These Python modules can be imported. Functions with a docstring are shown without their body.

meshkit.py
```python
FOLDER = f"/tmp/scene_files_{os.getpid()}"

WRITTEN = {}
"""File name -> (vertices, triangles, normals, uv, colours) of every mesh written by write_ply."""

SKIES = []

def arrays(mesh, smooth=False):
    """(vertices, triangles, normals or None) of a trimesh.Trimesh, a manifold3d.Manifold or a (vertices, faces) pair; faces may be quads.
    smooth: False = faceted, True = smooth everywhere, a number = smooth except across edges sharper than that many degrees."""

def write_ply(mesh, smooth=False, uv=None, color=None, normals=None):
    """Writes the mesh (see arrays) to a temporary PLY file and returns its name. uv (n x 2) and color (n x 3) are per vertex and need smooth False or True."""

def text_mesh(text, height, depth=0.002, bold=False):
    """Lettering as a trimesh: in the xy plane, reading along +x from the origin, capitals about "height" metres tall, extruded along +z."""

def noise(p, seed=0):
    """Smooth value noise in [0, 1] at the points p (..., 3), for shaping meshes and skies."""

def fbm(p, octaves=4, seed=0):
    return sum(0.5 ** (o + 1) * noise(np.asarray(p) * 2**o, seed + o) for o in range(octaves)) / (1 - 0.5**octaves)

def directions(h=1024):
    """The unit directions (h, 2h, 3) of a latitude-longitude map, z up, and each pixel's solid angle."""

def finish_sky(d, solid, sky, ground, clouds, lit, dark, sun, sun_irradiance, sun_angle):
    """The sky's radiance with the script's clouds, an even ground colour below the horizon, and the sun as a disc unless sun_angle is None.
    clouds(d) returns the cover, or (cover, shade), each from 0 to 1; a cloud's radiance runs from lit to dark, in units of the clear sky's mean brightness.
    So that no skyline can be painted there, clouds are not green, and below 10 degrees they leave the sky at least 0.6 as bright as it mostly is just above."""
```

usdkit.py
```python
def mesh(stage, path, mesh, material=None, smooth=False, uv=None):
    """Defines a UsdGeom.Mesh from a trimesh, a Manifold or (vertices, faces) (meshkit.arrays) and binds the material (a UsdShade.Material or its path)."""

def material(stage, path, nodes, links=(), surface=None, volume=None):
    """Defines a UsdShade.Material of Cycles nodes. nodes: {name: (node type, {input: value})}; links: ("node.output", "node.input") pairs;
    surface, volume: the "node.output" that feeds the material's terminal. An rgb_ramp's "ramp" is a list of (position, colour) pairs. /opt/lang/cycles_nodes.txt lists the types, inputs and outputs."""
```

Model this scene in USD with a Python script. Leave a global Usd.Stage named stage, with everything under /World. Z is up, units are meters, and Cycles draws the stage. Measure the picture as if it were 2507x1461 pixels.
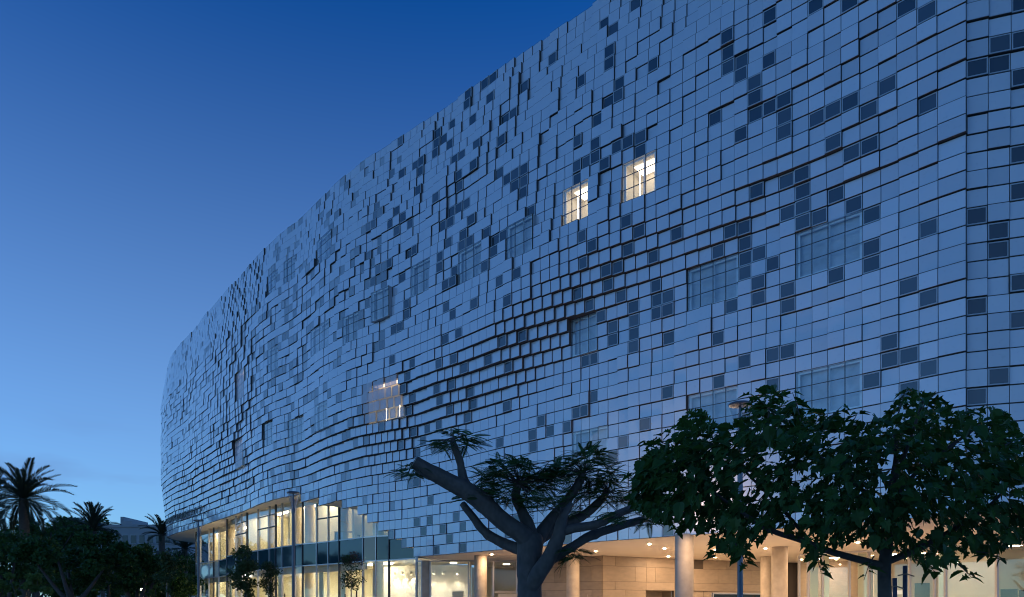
import math, random
import numpy as np, trimesh, usdkit, meshkit
from scipy.interpolate import PchipInterpolator
from pxr import Usd, UsdGeom, UsdLux, UsdShade, Gf, Sdf

stage = Usd.Stage.CreateInMemory()
UsdGeom.Xform.Define(stage, '/World')
rng = np.random.default_rng(7)
random.seed(7)

# ------------------------------------------------------------------ camera, sky, sun, exposure
F, CX, YH, EYE = 1750.0, 1253.5, 1490.0, 1.6        # focal length and horizon, in pixels of the 2507-wide photograph
cam = UsdGeom.Camera.Define(stage, '/World/camera')
cam.AddTranslateOp().Set((0, 0, EYE)); cam.AddRotateXOp().Set(90)
cam.CreateHorizontalApertureAttr(36.0)
cam.CreateFocalLengthAttr(F / 2507 * 36)
cam.CreateVerticalApertureOffsetAttr((YH - 730.5) / 2507 * 36)   # shift lens: verticals stay vertical
cam.CreateExposureAttr(1.42)
SUN_EL, SUN_AZ = math.radians(5.0), math.radians(-108.0)

def material(name, nodes, links=(), surface=None, volume=None):
    return usdkit.material(stage, '/World/Looks/' + name, nodes, links, surface, volume)

sky = UsdLux.DomeLight.Define(stage, '/World/sky')
sky_m = material('sky_look', {
    "sky": ("sky_texture", {"sky_type": "single_scattering", "sun_disc": False, "sun_elevation": SUN_EL, "sun_rotation": SUN_AZ, "ozone_density": 7.0, "aerosol_density": 0.25}),
    "tc": ("texture_coordinate", {}),
    "xyz": ("separate_xyz", {}),
    "ramp": ("map_range", {"from_min": 0.66, "from_max": 0.0, "to_min": 0.0, "to_max": 1.0, "clamp": True}),
    "pw": ("math", {"math_type": "power", "value2": 1.3}),
    "veil": ("mix", {"mix_type": "mix", "color1": (0, 0, 0), "color2": (0.98, 1.38, 1.42)}),
    "map": ("mapping", {"scale": (2.2, 2.2, 9.0)}),
    "noise": ("noise_texture", {"scale": 1.6, "detail": 5.0, "roughness": 0.55}),
    "cl": ("map_range", {"from_min": 0.50, "from_max": 0.66, "to_min": 0.0, "to_max": 0.75, "clamp": True}),
    "low": ("map_range", {"from_min": 0.24, "from_max": 0.06, "to_min": 0.0, "to_max": 1.0, "clamp": True}),
    "cf": ("math", {"math_type": "multiply"}),
    "cloud": ("mix", {"mix_type": "mix", "color2": (0.50, 0.80, 1.75)}),
    "add": ("mix", {"mix_type": "add", "fac": 1.0}),
    "wb": ("mix", {"mix_type": "multiply", "fac": 1.0, "color2": (0.54, 1.00, 1.13)}),
    "bg": ("background_shader", {"strength": 0.1})},
    [("tc.generated", "xyz.vector"), ("xyz.z", "ramp.value"), ("ramp.result", "pw.value1"), ("pw.value", "veil.fac"), ("sky.color", "wb.color1"), ("wb.color", "add.color1"), ("veil.color", "add.color2"),
     ("tc.generated", "map.vector"), ("map.vector", "noise.vector"), ("noise.fac", "cl.value"), ("xyz.z", "low.value"), ("cl.result", "cf.value1"), ("low.result", "cf.value2"),
     ("cf.value", "cloud.fac"), ("add.color", "cloud.color1"), ("cloud.color", "bg.color")], surface="bg.background")
UsdShade.MaterialBindingAPI.Apply(sky.GetPrim()).Bind(sky_m)
sky.GetPrim().SetCustomDataByKey('kind', 'structure')
sun = UsdLux.DistantLight.Define(stage, '/World/sun')
sun.CreateIntensityAttr(0.003); sun.CreateAngleAttr(20.0); sun.CreateColorAttr((1.0, 0.88, 0.74)); sun.CreateNormalizeAttr(True)
to_sun = Gf.Vec3d(math.sin(SUN_AZ) * math.cos(SUN_EL), math.cos(SUN_AZ) * math.cos(SUN_EL), math.sin(SUN_EL))
sun.AddOrientOp().Set(Gf.Quatf(Gf.Rotation(Gf.Vec3d(0, 0, 1), to_sun).GetQuat()))

# ------------------------------------------------------------------ helpers
used = {}
def numbered(path):
    n = used.get(path, 0); used[path] = n + 1
    return path if n == 0 else f'{path}_{n:03d}'

def tag(prim, label=None, category=None, group=None, kind=None):
    p = prim.GetPrim() if hasattr(prim, 'GetPrim') else prim
    for k, v in (('label', label), ('category', category), ('group', group), ('kind', kind)):
        if v: p.SetCustomDataByKey(k, v)
    return p

def thing(name, label, category, loc=(0, 0, 0), group=None):
    x = UsdGeom.Xform.Define(stage, numbered('/World/' + name))
    x.AddTranslateOp().Set(tuple(float(a) for a in loc))
    x.loc = np.array(loc, float)
    tag(x, label, category, group)
    ORIGIN[str(x.GetPath())] = np.array(loc, float)
    return str(x.GetPath())
ORIGIN = {}

def part(name, mesh, mat, parent, smooth=False, kind=None, label=None):
    """One Mesh under its thing (or under a part of it); mesh is given in world coordinates."""
    top = '/'.join(parent.split('/')[:3])
    o = ORIGIN.get(top, np.zeros(3))
    v, f, n = meshkit.arrays(mesh, smooth)
    p = numbered(parent + '/' + name)
    m = usdkit.mesh(stage, p, (v - o, f), mat, smooth)
    if kind or label: tag(m, label, kind=kind)
    return p

def group_part(name, parent, kind=None, label=None):
    """A part that is only a holder of its pieces."""
    x = UsdGeom.Xform.Define(stage, numbered(parent + '/' + name))
    if kind or label: tag(x, label, kind=kind)
    return str(x.GetPath())

def W(px, py, z):
    """The point that stands z metres in front of the camera at a pixel of the photograph."""
    return np.array([(px - CX) / F * z, z, EYE + (YH - py) / F * z])

def box(x0, x1, y0, y1, z0, z1):
    b = trimesh.creation.box((x1 - x0, y1 - y0, z1 - z0)); b.apply_translation(((x0 + x1) / 2, (y0 + y1) / 2, (z0 + z1) / 2))
    return b.vertices, b.faces

HEXA = np.array([[0, 3, 2, 1], [4, 5, 6, 7], [0, 1, 5, 4], [1, 2, 6, 5], [2, 3, 7, 6], [3, 0, 4, 7]])
def hexa(p):
    """A box from its 8 corners (bottom ring, top ring)."""
    return np.asarray(p, float), HEXA

def wallbox(a, b, n, d0, d1, z0, z1):
    """A box between plan points a and b, from depth d0 to d1 along the plan normal n."""
    a, b, n = np.asarray(a, float), np.asarray(b, float), np.asarray(n, float)
    r = [a + n * d0, b + n * d0, b + n * d1, a + n * d1]
    return hexa([(*q, z0) for q in r] + [(*q, z1) for q in r])

def join(ms):
    vs, fs, k = [], [], 0
    for v, f in ms:
        v, f = np.asarray(v, float), np.asarray(f, int)
        if f.shape[1] == 4: f = np.vstack([f[:, [0, 1, 2]], f[:, [0, 2, 3]]])
        vs.append(v); fs.append(f + k); k += len(v)
    return np.vstack(vs), np.vstack(fs)

def tube(points, radii, sides=8, cap=True):
    p = np.asarray(points, float); r = np.broadcast_to(np.asarray(radii, float), (len(p),))
    t = np.gradient(p, axis=0); t /= np.linalg.norm(t, axis=1, keepdims=True) + 1e-12
    ref = np.array([0, 1.0, 0]) if abs(t[:, 1]).max() < 0.95 else np.array([1.0, 0, 0])
    a = np.cross(t, ref); a /= np.linalg.norm(a, axis=1, keepdims=True) + 1e-12
    b = np.cross(t, a); g = np.arange(sides) * 2 * np.pi / sides
    v = p[:, None] + r[:, None, None] * (np.cos(g)[None, :, None] * a[:, None] + np.sin(g)[None, :, None] * b[:, None])
    i, j = np.meshgrid(np.arange(len(p) - 1), np.arange(sides), indexing='ij')
    q = np.stack([i * sides + j, (i + 1) * sides + j, (i + 1) * sides + (j + 1) % sides, i * sides + (j + 1) % sides], -1).reshape(-1, 4)
    f = np.vstack([q[:, [0, 1, 2]], q[:, [0, 2, 3]]])
    v = v.reshape(-1, 3)
    if cap:
        n = len(v); v = np.vstack([v, p[0], p[-1]])
        k = np.arange(sides); e = (len(p) - 1) * sides
        f = np.vstack([f, np.stack([np.full(sides, n), k, (k + 1) % sides], 1), np.stack([np.full(sides, n + 1), e + (k + 1) % sides, e + k], 1)])
    return v, f

def smooth_path(pts, n=6):
    """Catmull-Rom through rows of (x, y, z, radius)."""
    p = np.asarray(pts, float); p = np.vstack([2 * p[0] - p[1], p, 2 * p[-1] - p[-2]]); out = []
    for i in range(1, len(p) - 2):
        for t in np.linspace(0, 1, n, endpoint=False):
            a, b, c, d = p[i - 1:i + 3]
            out.append(0.5 * (2 * b + (c - a) * t + (2 * a - 5 * b + 4 * c - d) * t * t + (3 * b - a - 3 * c + d) * t ** 3))
    out.append(p[-2])
    return np.array(out)

def lathe(profile, x, y, sides=24):
    """Revolves (radius, z) pairs about a vertical axis."""
    g = np.arange(sides) * 2 * np.pi / sides; pr = np.asarray(profile, float)
    v = np.stack([x + pr[:, :1] * np.cos(g), y + pr[:, :1] * np.sin(g), np.repeat(pr[:, 1:], sides, 1)], -1).reshape(-1, 3)
    i, j = np.meshgrid(np.arange(len(pr) - 1), np.arange(sides), indexing='ij')
    q = np.stack([i * sides + j, i * sides + (j + 1) % sides, (i + 1) * sides + (j + 1) % sides, (i + 1) * sides + j], -1).reshape(-1, 4)
    return v, np.vstack([q[:, [0, 1, 2]], q[:, [0, 2, 3]]])

# ------------------------------------------------------------------ materials
def plain(name, color, rough=0.5, **kw):
    return material(name, {"p": ("principled_bsdf", {"base_color": color, "roughness": rough, **kw})}, surface="p.BSDF")

def mottled(name, color, rough=0.6, scale=3.0, amount=0.25, bump=0.0, detail=4.0, stretch=(1, 1, 1), **kw):
    dark = tuple(c * (1 - amount) for c in color); light = tuple(min(1, c * (1 + amount)) for c in color)
    nodes = {"g": ("geometry", {}), "m": ("mapping", {"scale": stretch}), "n": ("noise_texture", {"scale": scale, "detail": detail, "roughness": 0.6}),
             "r": ("rgb_ramp", {"ramp": [(0.25, dark), (0.75, light)]}), "p": ("principled_bsdf", {"roughness": rough, **kw})}
    links = [("g.position", "m.vector"), ("m.vector", "n.vector"), ("n.fac", "r.fac"), ("r.color", "p.base_color")]
    if bump:
        nodes["b"] = ("bump", {"strength": bump, "distance": 0.02}); links += [("n.fac", "b.height"), ("b.normal", "p.normal")]
    return material(name, nodes, links, surface="p.BSDF")

def panel_material(name, tone):
    base = np.array([0.725, 0.72, 0.785]) * tone; warm = np.array([0.74, 0.715, 0.745]) * tone
    nodes = {"g": ("geometry", {}), "n": ("noise_texture", {"scale": 2.3, "detail": 5.0, "roughness": 0.65}), "n2": ("noise_texture", {"scale": 9.0, "detail": 3.0}),
             "st": ("map_range", {"from_min": 0.60, "from_max": 0.82, "to_min": 0.0, "to_max": 0.35, "clamp": True}),
             "isl": ("map_range", {"from_min": 0.0, "from_max": 1.0, "to_min": 0.80, "to_max": 1.10}),
             "w1": ("math", {"math_type": "multiply", "value2": 7.31}), "w2": ("math", {"math_type": "fraction"}), "hue": ("mix", {"mix_type": "mix", "color1": tuple(base), "color2": tuple(warm)}),
             "mul": ("mix", {"mix_type": "multiply", "fac": 1.0}),
             "dirt": ("mix", {"mix_type": "mix", "color2": tuple(base * 0.55)}),
             "mapr": ("map_range", {"from_min": 0.3, "from_max": 0.7, "to_min": 0.07, "to_max": 0.16, "clamp": True}),
             "p": ("principled_bsdf", {"specular_ior_level": 0.8, "coat_weight": 0.55, "coat_roughness": 0.03, "coat_ior": 1.6})}
    links = [("g.position", "n.vector"), ("g.position", "n2.vector"), ("n2.fac", "st.value"), ("g.random_per_island", "isl.value"), ("g.random_per_island", "w1.value1"), ("w1.value", "w2.value1"), ("w2.value", "hue.fac"), ("hue.color", "mul.color1"), ("isl.result", "mul.color2"), ("mul.color", "dirt.color1"), ("st.result", "dirt.fac"),
             ("dirt.color", "p.base_color"), ("n.fac", "mapr.value"), ("mapr.result", "p.roughness")]
    return material(name, nodes, links, surface="p.BSDF")

M = {}
M['panel'] = [panel_material(f'white_panel_{i}', t) for i, t in enumerate((0.90, 0.97, 1.03, 1.09))]
M['panel_field'] = panel_material('white_panel_field', 1.0)
M['core'] = plain('dark_subframe', (0.062, 0.056, 0.056), 0.7)
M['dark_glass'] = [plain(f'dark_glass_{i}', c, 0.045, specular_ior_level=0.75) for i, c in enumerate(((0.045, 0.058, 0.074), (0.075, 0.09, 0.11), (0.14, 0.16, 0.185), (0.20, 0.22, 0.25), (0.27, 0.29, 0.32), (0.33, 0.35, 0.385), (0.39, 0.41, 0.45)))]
M['glass_frame'] = plain('pale_glazing_frame', (0.40, 0.42, 0.46), 0.35)
M['window_frame'] = plain('pale_window_frame', (0.72, 0.74, 0.77), 0.35)
M['metal_light'] = plain('light_aluminium', (0.50, 0.49, 0.50), 0.35, metallic=0.6)
M['metal_dark'] = plain('dark_aluminium', (0.06, 0.06, 0.065), 0.4)
def pane_material(name, tint, rough, k=0.05):
    return material(name, {"lw": ("layer_weight", {"blend": 0.5}), "pw": ("math", {"math_type": "power", "value2": 4.5}), "ma": ("math", {"math_type": "multiply_add", "value2": 0.9, "value3": k}),
        "t": ("transparent_bsdf", {"color": tint}), "gl": ("glossy_bsdf", {"color": (1, 1, 1), "roughness": rough}), "mx": ("mix_closure", {})},
        [("lw.facing", "pw.value1"), ("pw.value", "ma.value1"), ("ma.value", "mx.fac"), ("t.BSDF", "mx.closure1"), ("gl.BSDF", "mx.closure2")], surface="mx.closure")
M['pane'] = pane_material('clear_glass', (0.985, 0.99, 0.98), 0.01)
M['spandrel'] = plain('teal_spandrel_glass', (0.012, 0.034, 0.044), 0.06, specular_ior_level=0.6)
M['soffit'] = mottled('cream_soffit_plaster', (0.72, 0.62, 0.50), 0.7, 1.2, 0.04)
M['concrete'] = mottled('column_concrete', (0.40, 0.325, 0.245), 0.6, 2.5, 0.18, 0.15)
M['stone'] = [mottled(f'beige_stone_{i}', c, 0.55, 2.2, 0.13, 0.05, stretch=(1, 1, 2.5)) for i, c in enumerate(((0.29, 0.222, 0.158), (0.315, 0.242, 0.173), (0.27, 0.206, 0.146)))]
M['joint'] = plain('stone_joint', (0.08, 0.06, 0.045), 0.9)
M['cream'] = mottled('cream_interior_wall', (0.72, 0.66, 0.46), 0.7, 0.8, 0.05)
M['cream2'] = mottled('beige_interior_wall', (0.60, 0.50, 0.36), 0.7, 0.8, 0.06)
M['white_wall'] = plain('white_interior_wall', (0.80, 0.76, 0.66), 0.6)
M['floor_in'] = plain('interior_floor', (0.66, 0.61, 0.50), 0.4)
M['curtain'] = plain('pale_green_curtain', (0.52, 0.56, 0.42), 0.8)
M['blind'] = mottled('grey_blind', (0.50, 0.51, 0.56), 0.7, 1.6, 0.25)
M['frosted'] = material('printed_translucent_glass', {'p': ('principled_bsdf', {'base_color': (0.60, 0.60, 0.66), 'roughness': 0.12}), 't': ('transparent_bsdf', {}), 'mx': ('mix_closure', {'fac': 0.40})}, [('p.BSDF', 'mx.closure1'), ('t.BSDF', 'mx.closure2')], surface='mx.closure')
def emit(name, color, strength):
    return material(name, {"e": ("emission", {"color": color, "strength": strength})}, surface="e.emission")
M['lamp_ceiling'] = emit('ceiling_lamp_glow', (1.0, 0.90, 0.66), 9.5)
M['lamp_white'] = emit('white_lamp_glow', (1.0, 0.97, 0.90), 10.0)
M['lamp_spot'] = emit('downlight_glow', (1.0, 0.68, 0.42), 1350.0)
M['lamp_wash'] = emit('wall_washer_glow', (1.0, 0.88, 0.66), 330.0)
M['lamp_tube'] = emit('tube_glow', (1.0, 0.84, 0.58), 2.6)
M['lamp_room'] = emit('room_lamp_glow', (1.0, 0.82, 0.62), 1.25)
M['lamp_room_dim'] = emit('dim_room_lamp_glow', (1.0, 0.74, 0.58), 0.65)
M['letter'] = plain('black_metal_letters', (0.012, 0.012, 0.014), 0.4)
M['letter_light'] = plain('pale_metal_letters', (0.75, 0.72, 0.66), 0.3)
M['pole'] = plain('grey_painted_steel', (0.11, 0.125, 0.155), 0.35, metallic=0.3)
M['lamp_glass'] = pane_material('lamp_clear_acrylic', (0.93, 0.94, 0.95), 0.05)
M['bark'] = mottled('grey_bark', (0.070, 0.054, 0.047), 0.8, 9.0, 0.35, 0.6, stretch=(1, 1, 0.6))
M['bark_dark'] = mottled('dark_bark', (0.055, 0.045, 0.040), 0.85, 8.0, 0.35, 0.6)
M['bark_palm'] = mottled('palm_trunk_bark', (0.085, 0.065, 0.050), 0.9, 6.0, 0.4, 0.8, stretch=(1, 1, 3))
M['bark_pale'] = mottled('pale_bark', (0.24, 0.21, 0.18), 0.8, 9.0, 0.25, 0.4)
M['cut_wood'] = mottled('cut_wood', (0.20, 0.19, 0.19), 0.8, 14.0, 0.25)
def leaf(name, color, trans=0.25, rough=0.5, vary=0.3):
    c = np.array(color)
    nodes = {"g": ("geometry", {}), "r": ("rgb_ramp", {"ramp": [(0.0, tuple(c * (1 - vary))), (0.6, tuple(c)), (1.0, tuple(c * (1 + vary) + np.array([0.008, 0.008, 0])))]}),
             "p": ("principled_bsdf", {"roughness": rough, "specular_ior_level": 0.22}), "t": ("translucent_bsdf", {}), "mx": ("mix_closure", {"fac": trans})}
    return material(name, nodes, [("g.random_per_island", "r.fac"), ("r.color", "p.base_color"), ("r.color", "t.color"), ("p.BSDF", "mx.closure1"), ("t.BSDF", "mx.closure2")], surface="mx.closure")
M['mulberry'] = leaf('mulberry_leaf', (0.042, 0.102, 0.018), 0.28)
M['mulberry2'] = leaf('mulberry_leaf_pale', (0.050, 0.110, 0.018), 0.28)
M['poinciana'] = leaf('feathery_leaf', (0.042, 0.100, 0.020), 0.25)
M['ficus'] = leaf('dark_tree_leaf', (0.052, 0.115, 0.026), 0.2)
M['sapling'] = leaf('sapling_leaf', (0.085, 0.120, 0.040), 0.25)
M['sapling_red'] = leaf('reddish_leaf', (0.17, 0.085, 0.065), 0.25)
M['bush'] = leaf('bush_leaf', (0.16, 0.23, 0.055), 0.3)
M['palm'] = leaf('palm_frond_leaf', (0.040, 0.055, 0.032), 0.1, 0.45)
M['asphalt'] = mottled('asphalt', (0.055, 0.055, 0.057), 0.85, 20.0, 0.25, 0.2)
M['paving'] = mottled('pale_paving', (0.44, 0.41, 0.36), 0.7, 4.0, 0.12)
M['soil'] = mottled('planting_soil', (0.06, 0.05, 0.035), 0.95, 5.0, 0.3)
M['far_white'] = mottled('far_white_render', (0.27, 0.27, 0.285), 0.8, 0.4, 0.08)
M['far_window'] = plain('far_window_glass', (0.03, 0.035, 0.045), 0.1)
M['stake'] = plain('painted_stake', (0.05, 0.055, 0.11), 0.6)
M['screen'] = plain('dark_display_glass', (0.015, 0.014, 0.013), 0.05)
M['door'] = plain('beige_door', (0.55, 0.47, 0.37), 0.5)
M['blue_panel'] = plain('slate_blue_panel', (0.06, 0.085, 0.10), 0.5)
M['chair'] = plain('pale_green_plastic', (0.36, 0.42, 0.27), 0.4)
M['desk'] = plain('beige_desk', (0.45, 0.39, 0.28), 0.5)

# ------------------------------------------------------------------ ground
g = part('ground', box(-2500, 2500, -2500, 2500, -0.30, -0.02), M['soil'], '/World'); tag(stage.GetPrimAtPath(g), kind='structure')
g = part('road', box(-200, 200, -14, 7, -0.016, 0.0), M['asphalt'], '/World'); tag(stage.GetPrimAtPath(g), kind='structure')
g = part('pavement', (np.array([(-60, 7, .12), (40, 7, .12), (40, 60, .12), (-12, 56, .12), (-46, 100, .12), (-62, 100, .12)], float) + 0, np.array([[0, 1, 2], [0, 2, 3], [0, 3, 4], [0, 4, 5]])), M['paving'], '/World'); tag(stage.GetPrimAtPath(g), kind='structure')

# ------------------------------------------------------------------ the office building: plan curve, rows and columns of its panel facade
T = 0.55                                   # one panel row, metres
HJ, ROWS = 5.25, 43                        # lowest panel edge over the entrance, in rows above eye level; number of rows
def zrow(k): return EYE + (HJ + k) * T
xs = [409, 431, 483, 513, 560, 603, 640, 695, 733, 850, 1000, 1150, 1300, 1460, 1619, 1775, 1952, 2100, 2275, 2364, 2368, 2420, 2507, 2660]
s_top = [12.45, 13.2, 14.45, 15.25, 16.4, 17.35, 18.2, 19.2, 19.9, 22.15, 24.3, 26.5, 28.6, 30.9, 33.0, 35.2, 37.6, 39.8, 42.5, 43.83, 43.87, 44.22, 44.8, 45.9]
s_bot = [12.35, 12.95, 14.0, 14.75, 15.85, 16.95, 18.05, 19.16, 19.65, 22.0, 24.0, 26.3, 28.8, 31.2, 33.4, 35.6, 38.0, 40.2, 42.9, 44.25, 44.29, 44.66, 45.25, 46.4]
St, Sb = PchipInterpolator(xs, s_top), PchipInterpolator(xs, s_bot)
def plan(x, s): z = F * T / s; return np.array([(x - CX) / F * z, z])
right_cols = [2643, 2586, 2530, 2474, 2419, 2365, 2297, 2250, 2201, 2156, 2111, 2067.6, 2026, 1986.6, 1947, 1909, 1875, 1839, 1806, 1774, 1743, 1712, 1681, 1651, 1621, 1595, 1566, 1538.6, 1513, 1487, 1463] + list(np.linspace(1463, 1295, 9)[1:]) + \
    [1274, 1255, 1235, 1216, 1197, 1178, 1159.6, 1142.5, 1125, 1109, 1092, 1076, 1059.6, 1044.5, 1029, 1012.5, 997, 982.7, 967, 953, 939.6, 926, 913, 900.6, 888, 875, 861.6, 849, 837, 824.6, 813, 802, 791, 780.7, 769.4, 758, 748, 736.6, 726, 717, 707, 696.5, 687, 678, 669, 659.6, 650, 641, 634, 626]
fine = np.linspace(626, 409, 600); pf = np.array([plan(x, (Sb(x) + St(x)) / 2) for x in fine])
arc = np.r_[0, np.cumsum(np.linalg.norm(np.diff(pf, axis=0), axis=1))]
JX = np.array(right_cols + list(np.interp(np.arange(0.66, arc[-1], 0.66), arc, fine)))
PB, PT = np.array([plan(x, Sb(x)) for x in JX]), np.array([plan(x, St(x)) for x in JX])
# the far end turns round a corner
def turn(P, n=22, step=0.62, r=8.0):
    out, d = [P[-1]], P[-1] - P[-4]; a = math.atan2(d[1], d[0])
    for i in range(n):
        a -= step / r; out.append(out[-1] + step * np.array([math.cos(a), math.sin(a)]))
    return np.array(out[1:])
PB, PT = np.vstack([PB, turn(PB)]), np.vstack([PT, turn(PT)])
NJ = len(PB)
JX = np.r_[JX, np.full(NJ - len(JX), 405.0)]
mid = (PB + PT) / 2
tan = np.gradient(mid, axis=0); tan /= np.linalg.norm(tan, axis=1, keepdims=True)
NRM = np.stack([-tan[:, 1], tan[:, 0]], 1)                  # outward, towards the street
from scipy.ndimage import gaussian_filter1d
NRM = gaussian_filter1d(NRM, 1.5, axis=0, mode='nearest'); NRM /= np.linalg.norm(NRM, axis=1, keepdims=True)
OFF = gaussian_filter1d(np.sum((PT - PB) * NRM, 1), 3.0, mode='nearest')
NC = NJ - 1
XC = (JX[1:] + JX[:-1]) / 2                                 # where each column of panels shows
def sstep(a, b, x): t = np.clip((x - a) / (b - a), 0, 1); return t * t * (3 - 2 * t)
D_low = np.interp(XC, [405, 560, 640, 750, 900, 1250, 1500, 1700, 1900, 2100, 2507], [0.15, 0.2, 0.35, 0.7, 1.2, 1.3, 0.95, 0.5, 0.25, 0.15, 0.08])
k_mid = np.interp(XC, [405, 640, 750, 900, 1060, 1250, 1450, 1650, 2507], [13, 12.5, 12, 12, 14.2, 15.5, 18.5, 21.5, 22])
K = np.arange(ROWS)
k_mid = k_mid + 1.6 * (meshkit.noise(np.c_[np.arange(NC) * 0.23, np.zeros(NC), np.zeros(NC)], 4) - 0.5) + 0.0 * (meshkit.noise(np.c_[np.arange(NC) * 0.7, np.zeros(NC), np.zeros(NC)], 8) - 0.5)
Dout = np.zeros((NC, ROWS)); BAND = np.zeros((NC, ROWS))
offc = (OFF[1:] + OFF[:-1]) / 2
for c in range(NC):
    w = sstep(np.interp(XC[c], [560, 900], [8, 18]), np.interp(XC[c], [560, 900], [22, 34]), K)
    Dout[c] = D_low[c] * sstep(k_mid[c] - 4.5, k_mid[c] + 4.5, K) * (1 - w) + w * (offc[c] + 0.62) - 0.085 * np.maximum(0, K - 34)
    BAND[c] = np.exp(-((K - k_mid[c]) / 5.0) ** 2) * np.clip((D_low[c] - 0.3) / 0.5, 0, 1)
pts = np.stack(np.meshgrid(np.arange(NC) * 0.42, K * 0.42, [0.0], indexing='ij'), -1)[:, :, 0]
no = meshkit.noise(pts * 0.9, 3) - 0.5 + 0.85 * (meshkit.noise(pts * 2.3, 11) - 0.5)
amp = np.interp(XC, [405, 600, 900, 1300, 1900, 2507], [0.09, 0.10, 0.17, 0.20, 0.16, 0.10])[:, None] * np.interp(K, [0, 6, 12, 43], [0.35, 0.5, 1, 1])[None]
Q = np.interp(XC, [405, 900, 1500, 2507], [0.032, 0.05, 0.055, 0.05])[:, None]
QD = np.round(no * amp * (1 - 0.85 * BAND) / Q) * Q
Dout = np.where(BAND > 0.25, np.round(Dout / 0.04) * 0.04, Dout) + QD
Dout[XC > 2365] -= 0.11
# lowest row of each column: the stepped lower edge
edges = [(733, 9), (782, 8), (832, 7), (871, 6), (898, 5), (925, 4), (953, 3), (985, 2), (1015, 1)]
def low_row(x):
    for e, k in edges:
        if x < e: return k
    return 0
KMIN = np.array([low_row(x) for x in XC])

def cell_of(px, py):
    """Column and row of the facade that shows at a pixel of the photograph."""
    best = None
    for c in range(NC):
        if abs(JX[c] - px) > 130 and abs(JX[c + 1] - px) > 130: continue
        k = None
        for kk in range(KMIN[c], ROWS):
            p = (mid[c] * 0 + (PB[c] + PB[c + 1]) / 2) + (NRM[c] + NRM[c + 1]) / 2 * Dout[c, kk]
            X = CX + F * p[0] / p[1]; Y = YH - F * (zrow(kk) + T / 2 - EYE) / p[1]
            e = (X - px) ** 2 + (Y - py) ** 2
            if best is None or e < best[0]: best = (e, c, kk)
    return best[1], best[2]

def corners(c, k, d, c2=None):
    c2 = c + 1 if c2 is None else c2
    return PB[c] + NRM[c] * d, PB[c2] + NRM[c2] * d

WALL = thing('office_building', 'large curved office building clad in pale square panels with a lit ground floor', 'building', (0, 45, 0))

kind = np.zeros((NC, ROWS), int)          # 0 panel, 1 dark glass panel, 2 taken by a window
windows = [  # centre of each window in the photograph, columns, rows, what it shows
    (1418, 498, 3, 3, 'lit'), (1573, 418, 3, 3, 'lit'), (1990, 592, 4, 3, 'dark'), (1713, 702, 4, 3, 'dark'), (1433, 808, 3, 3, 'dark'), (1268, 576, 3, 3, 'dark'),
    (1151, 640, 3, 3, 'dark'), (1034, 690, 3, 3, 'dark'), (932, 743, 3, 3, 'proud'), (850, 795, 3, 3, 'dark'), (768, 832, 4, 3, 'dark'), (669, 876, 3, 3, 'dark'), (789, 1022, 3, 3, 'dark'), (716, 1050, 4, 3, 'dark'),
    (660, 1066, 3, 3, 'deep'), (589, 938, 3, 4, 'pink'), (580, 1108, 3, 4, 'pink'), (473, 1026, 3, 3, 'proud'), (922, 980, 6, 4, 'glow'), (788, 605, 3, 3, 'dark'), (711, 665, 3, 3, 'dark'), (660, 695, 3, 3, 'deep'),
    (1995, 962, 4, 3, 'dark'), (1718, 1022, 4, 3, 'dark'), (1432, 1095, 4, 3, 'dark')]
WIN = []
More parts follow.
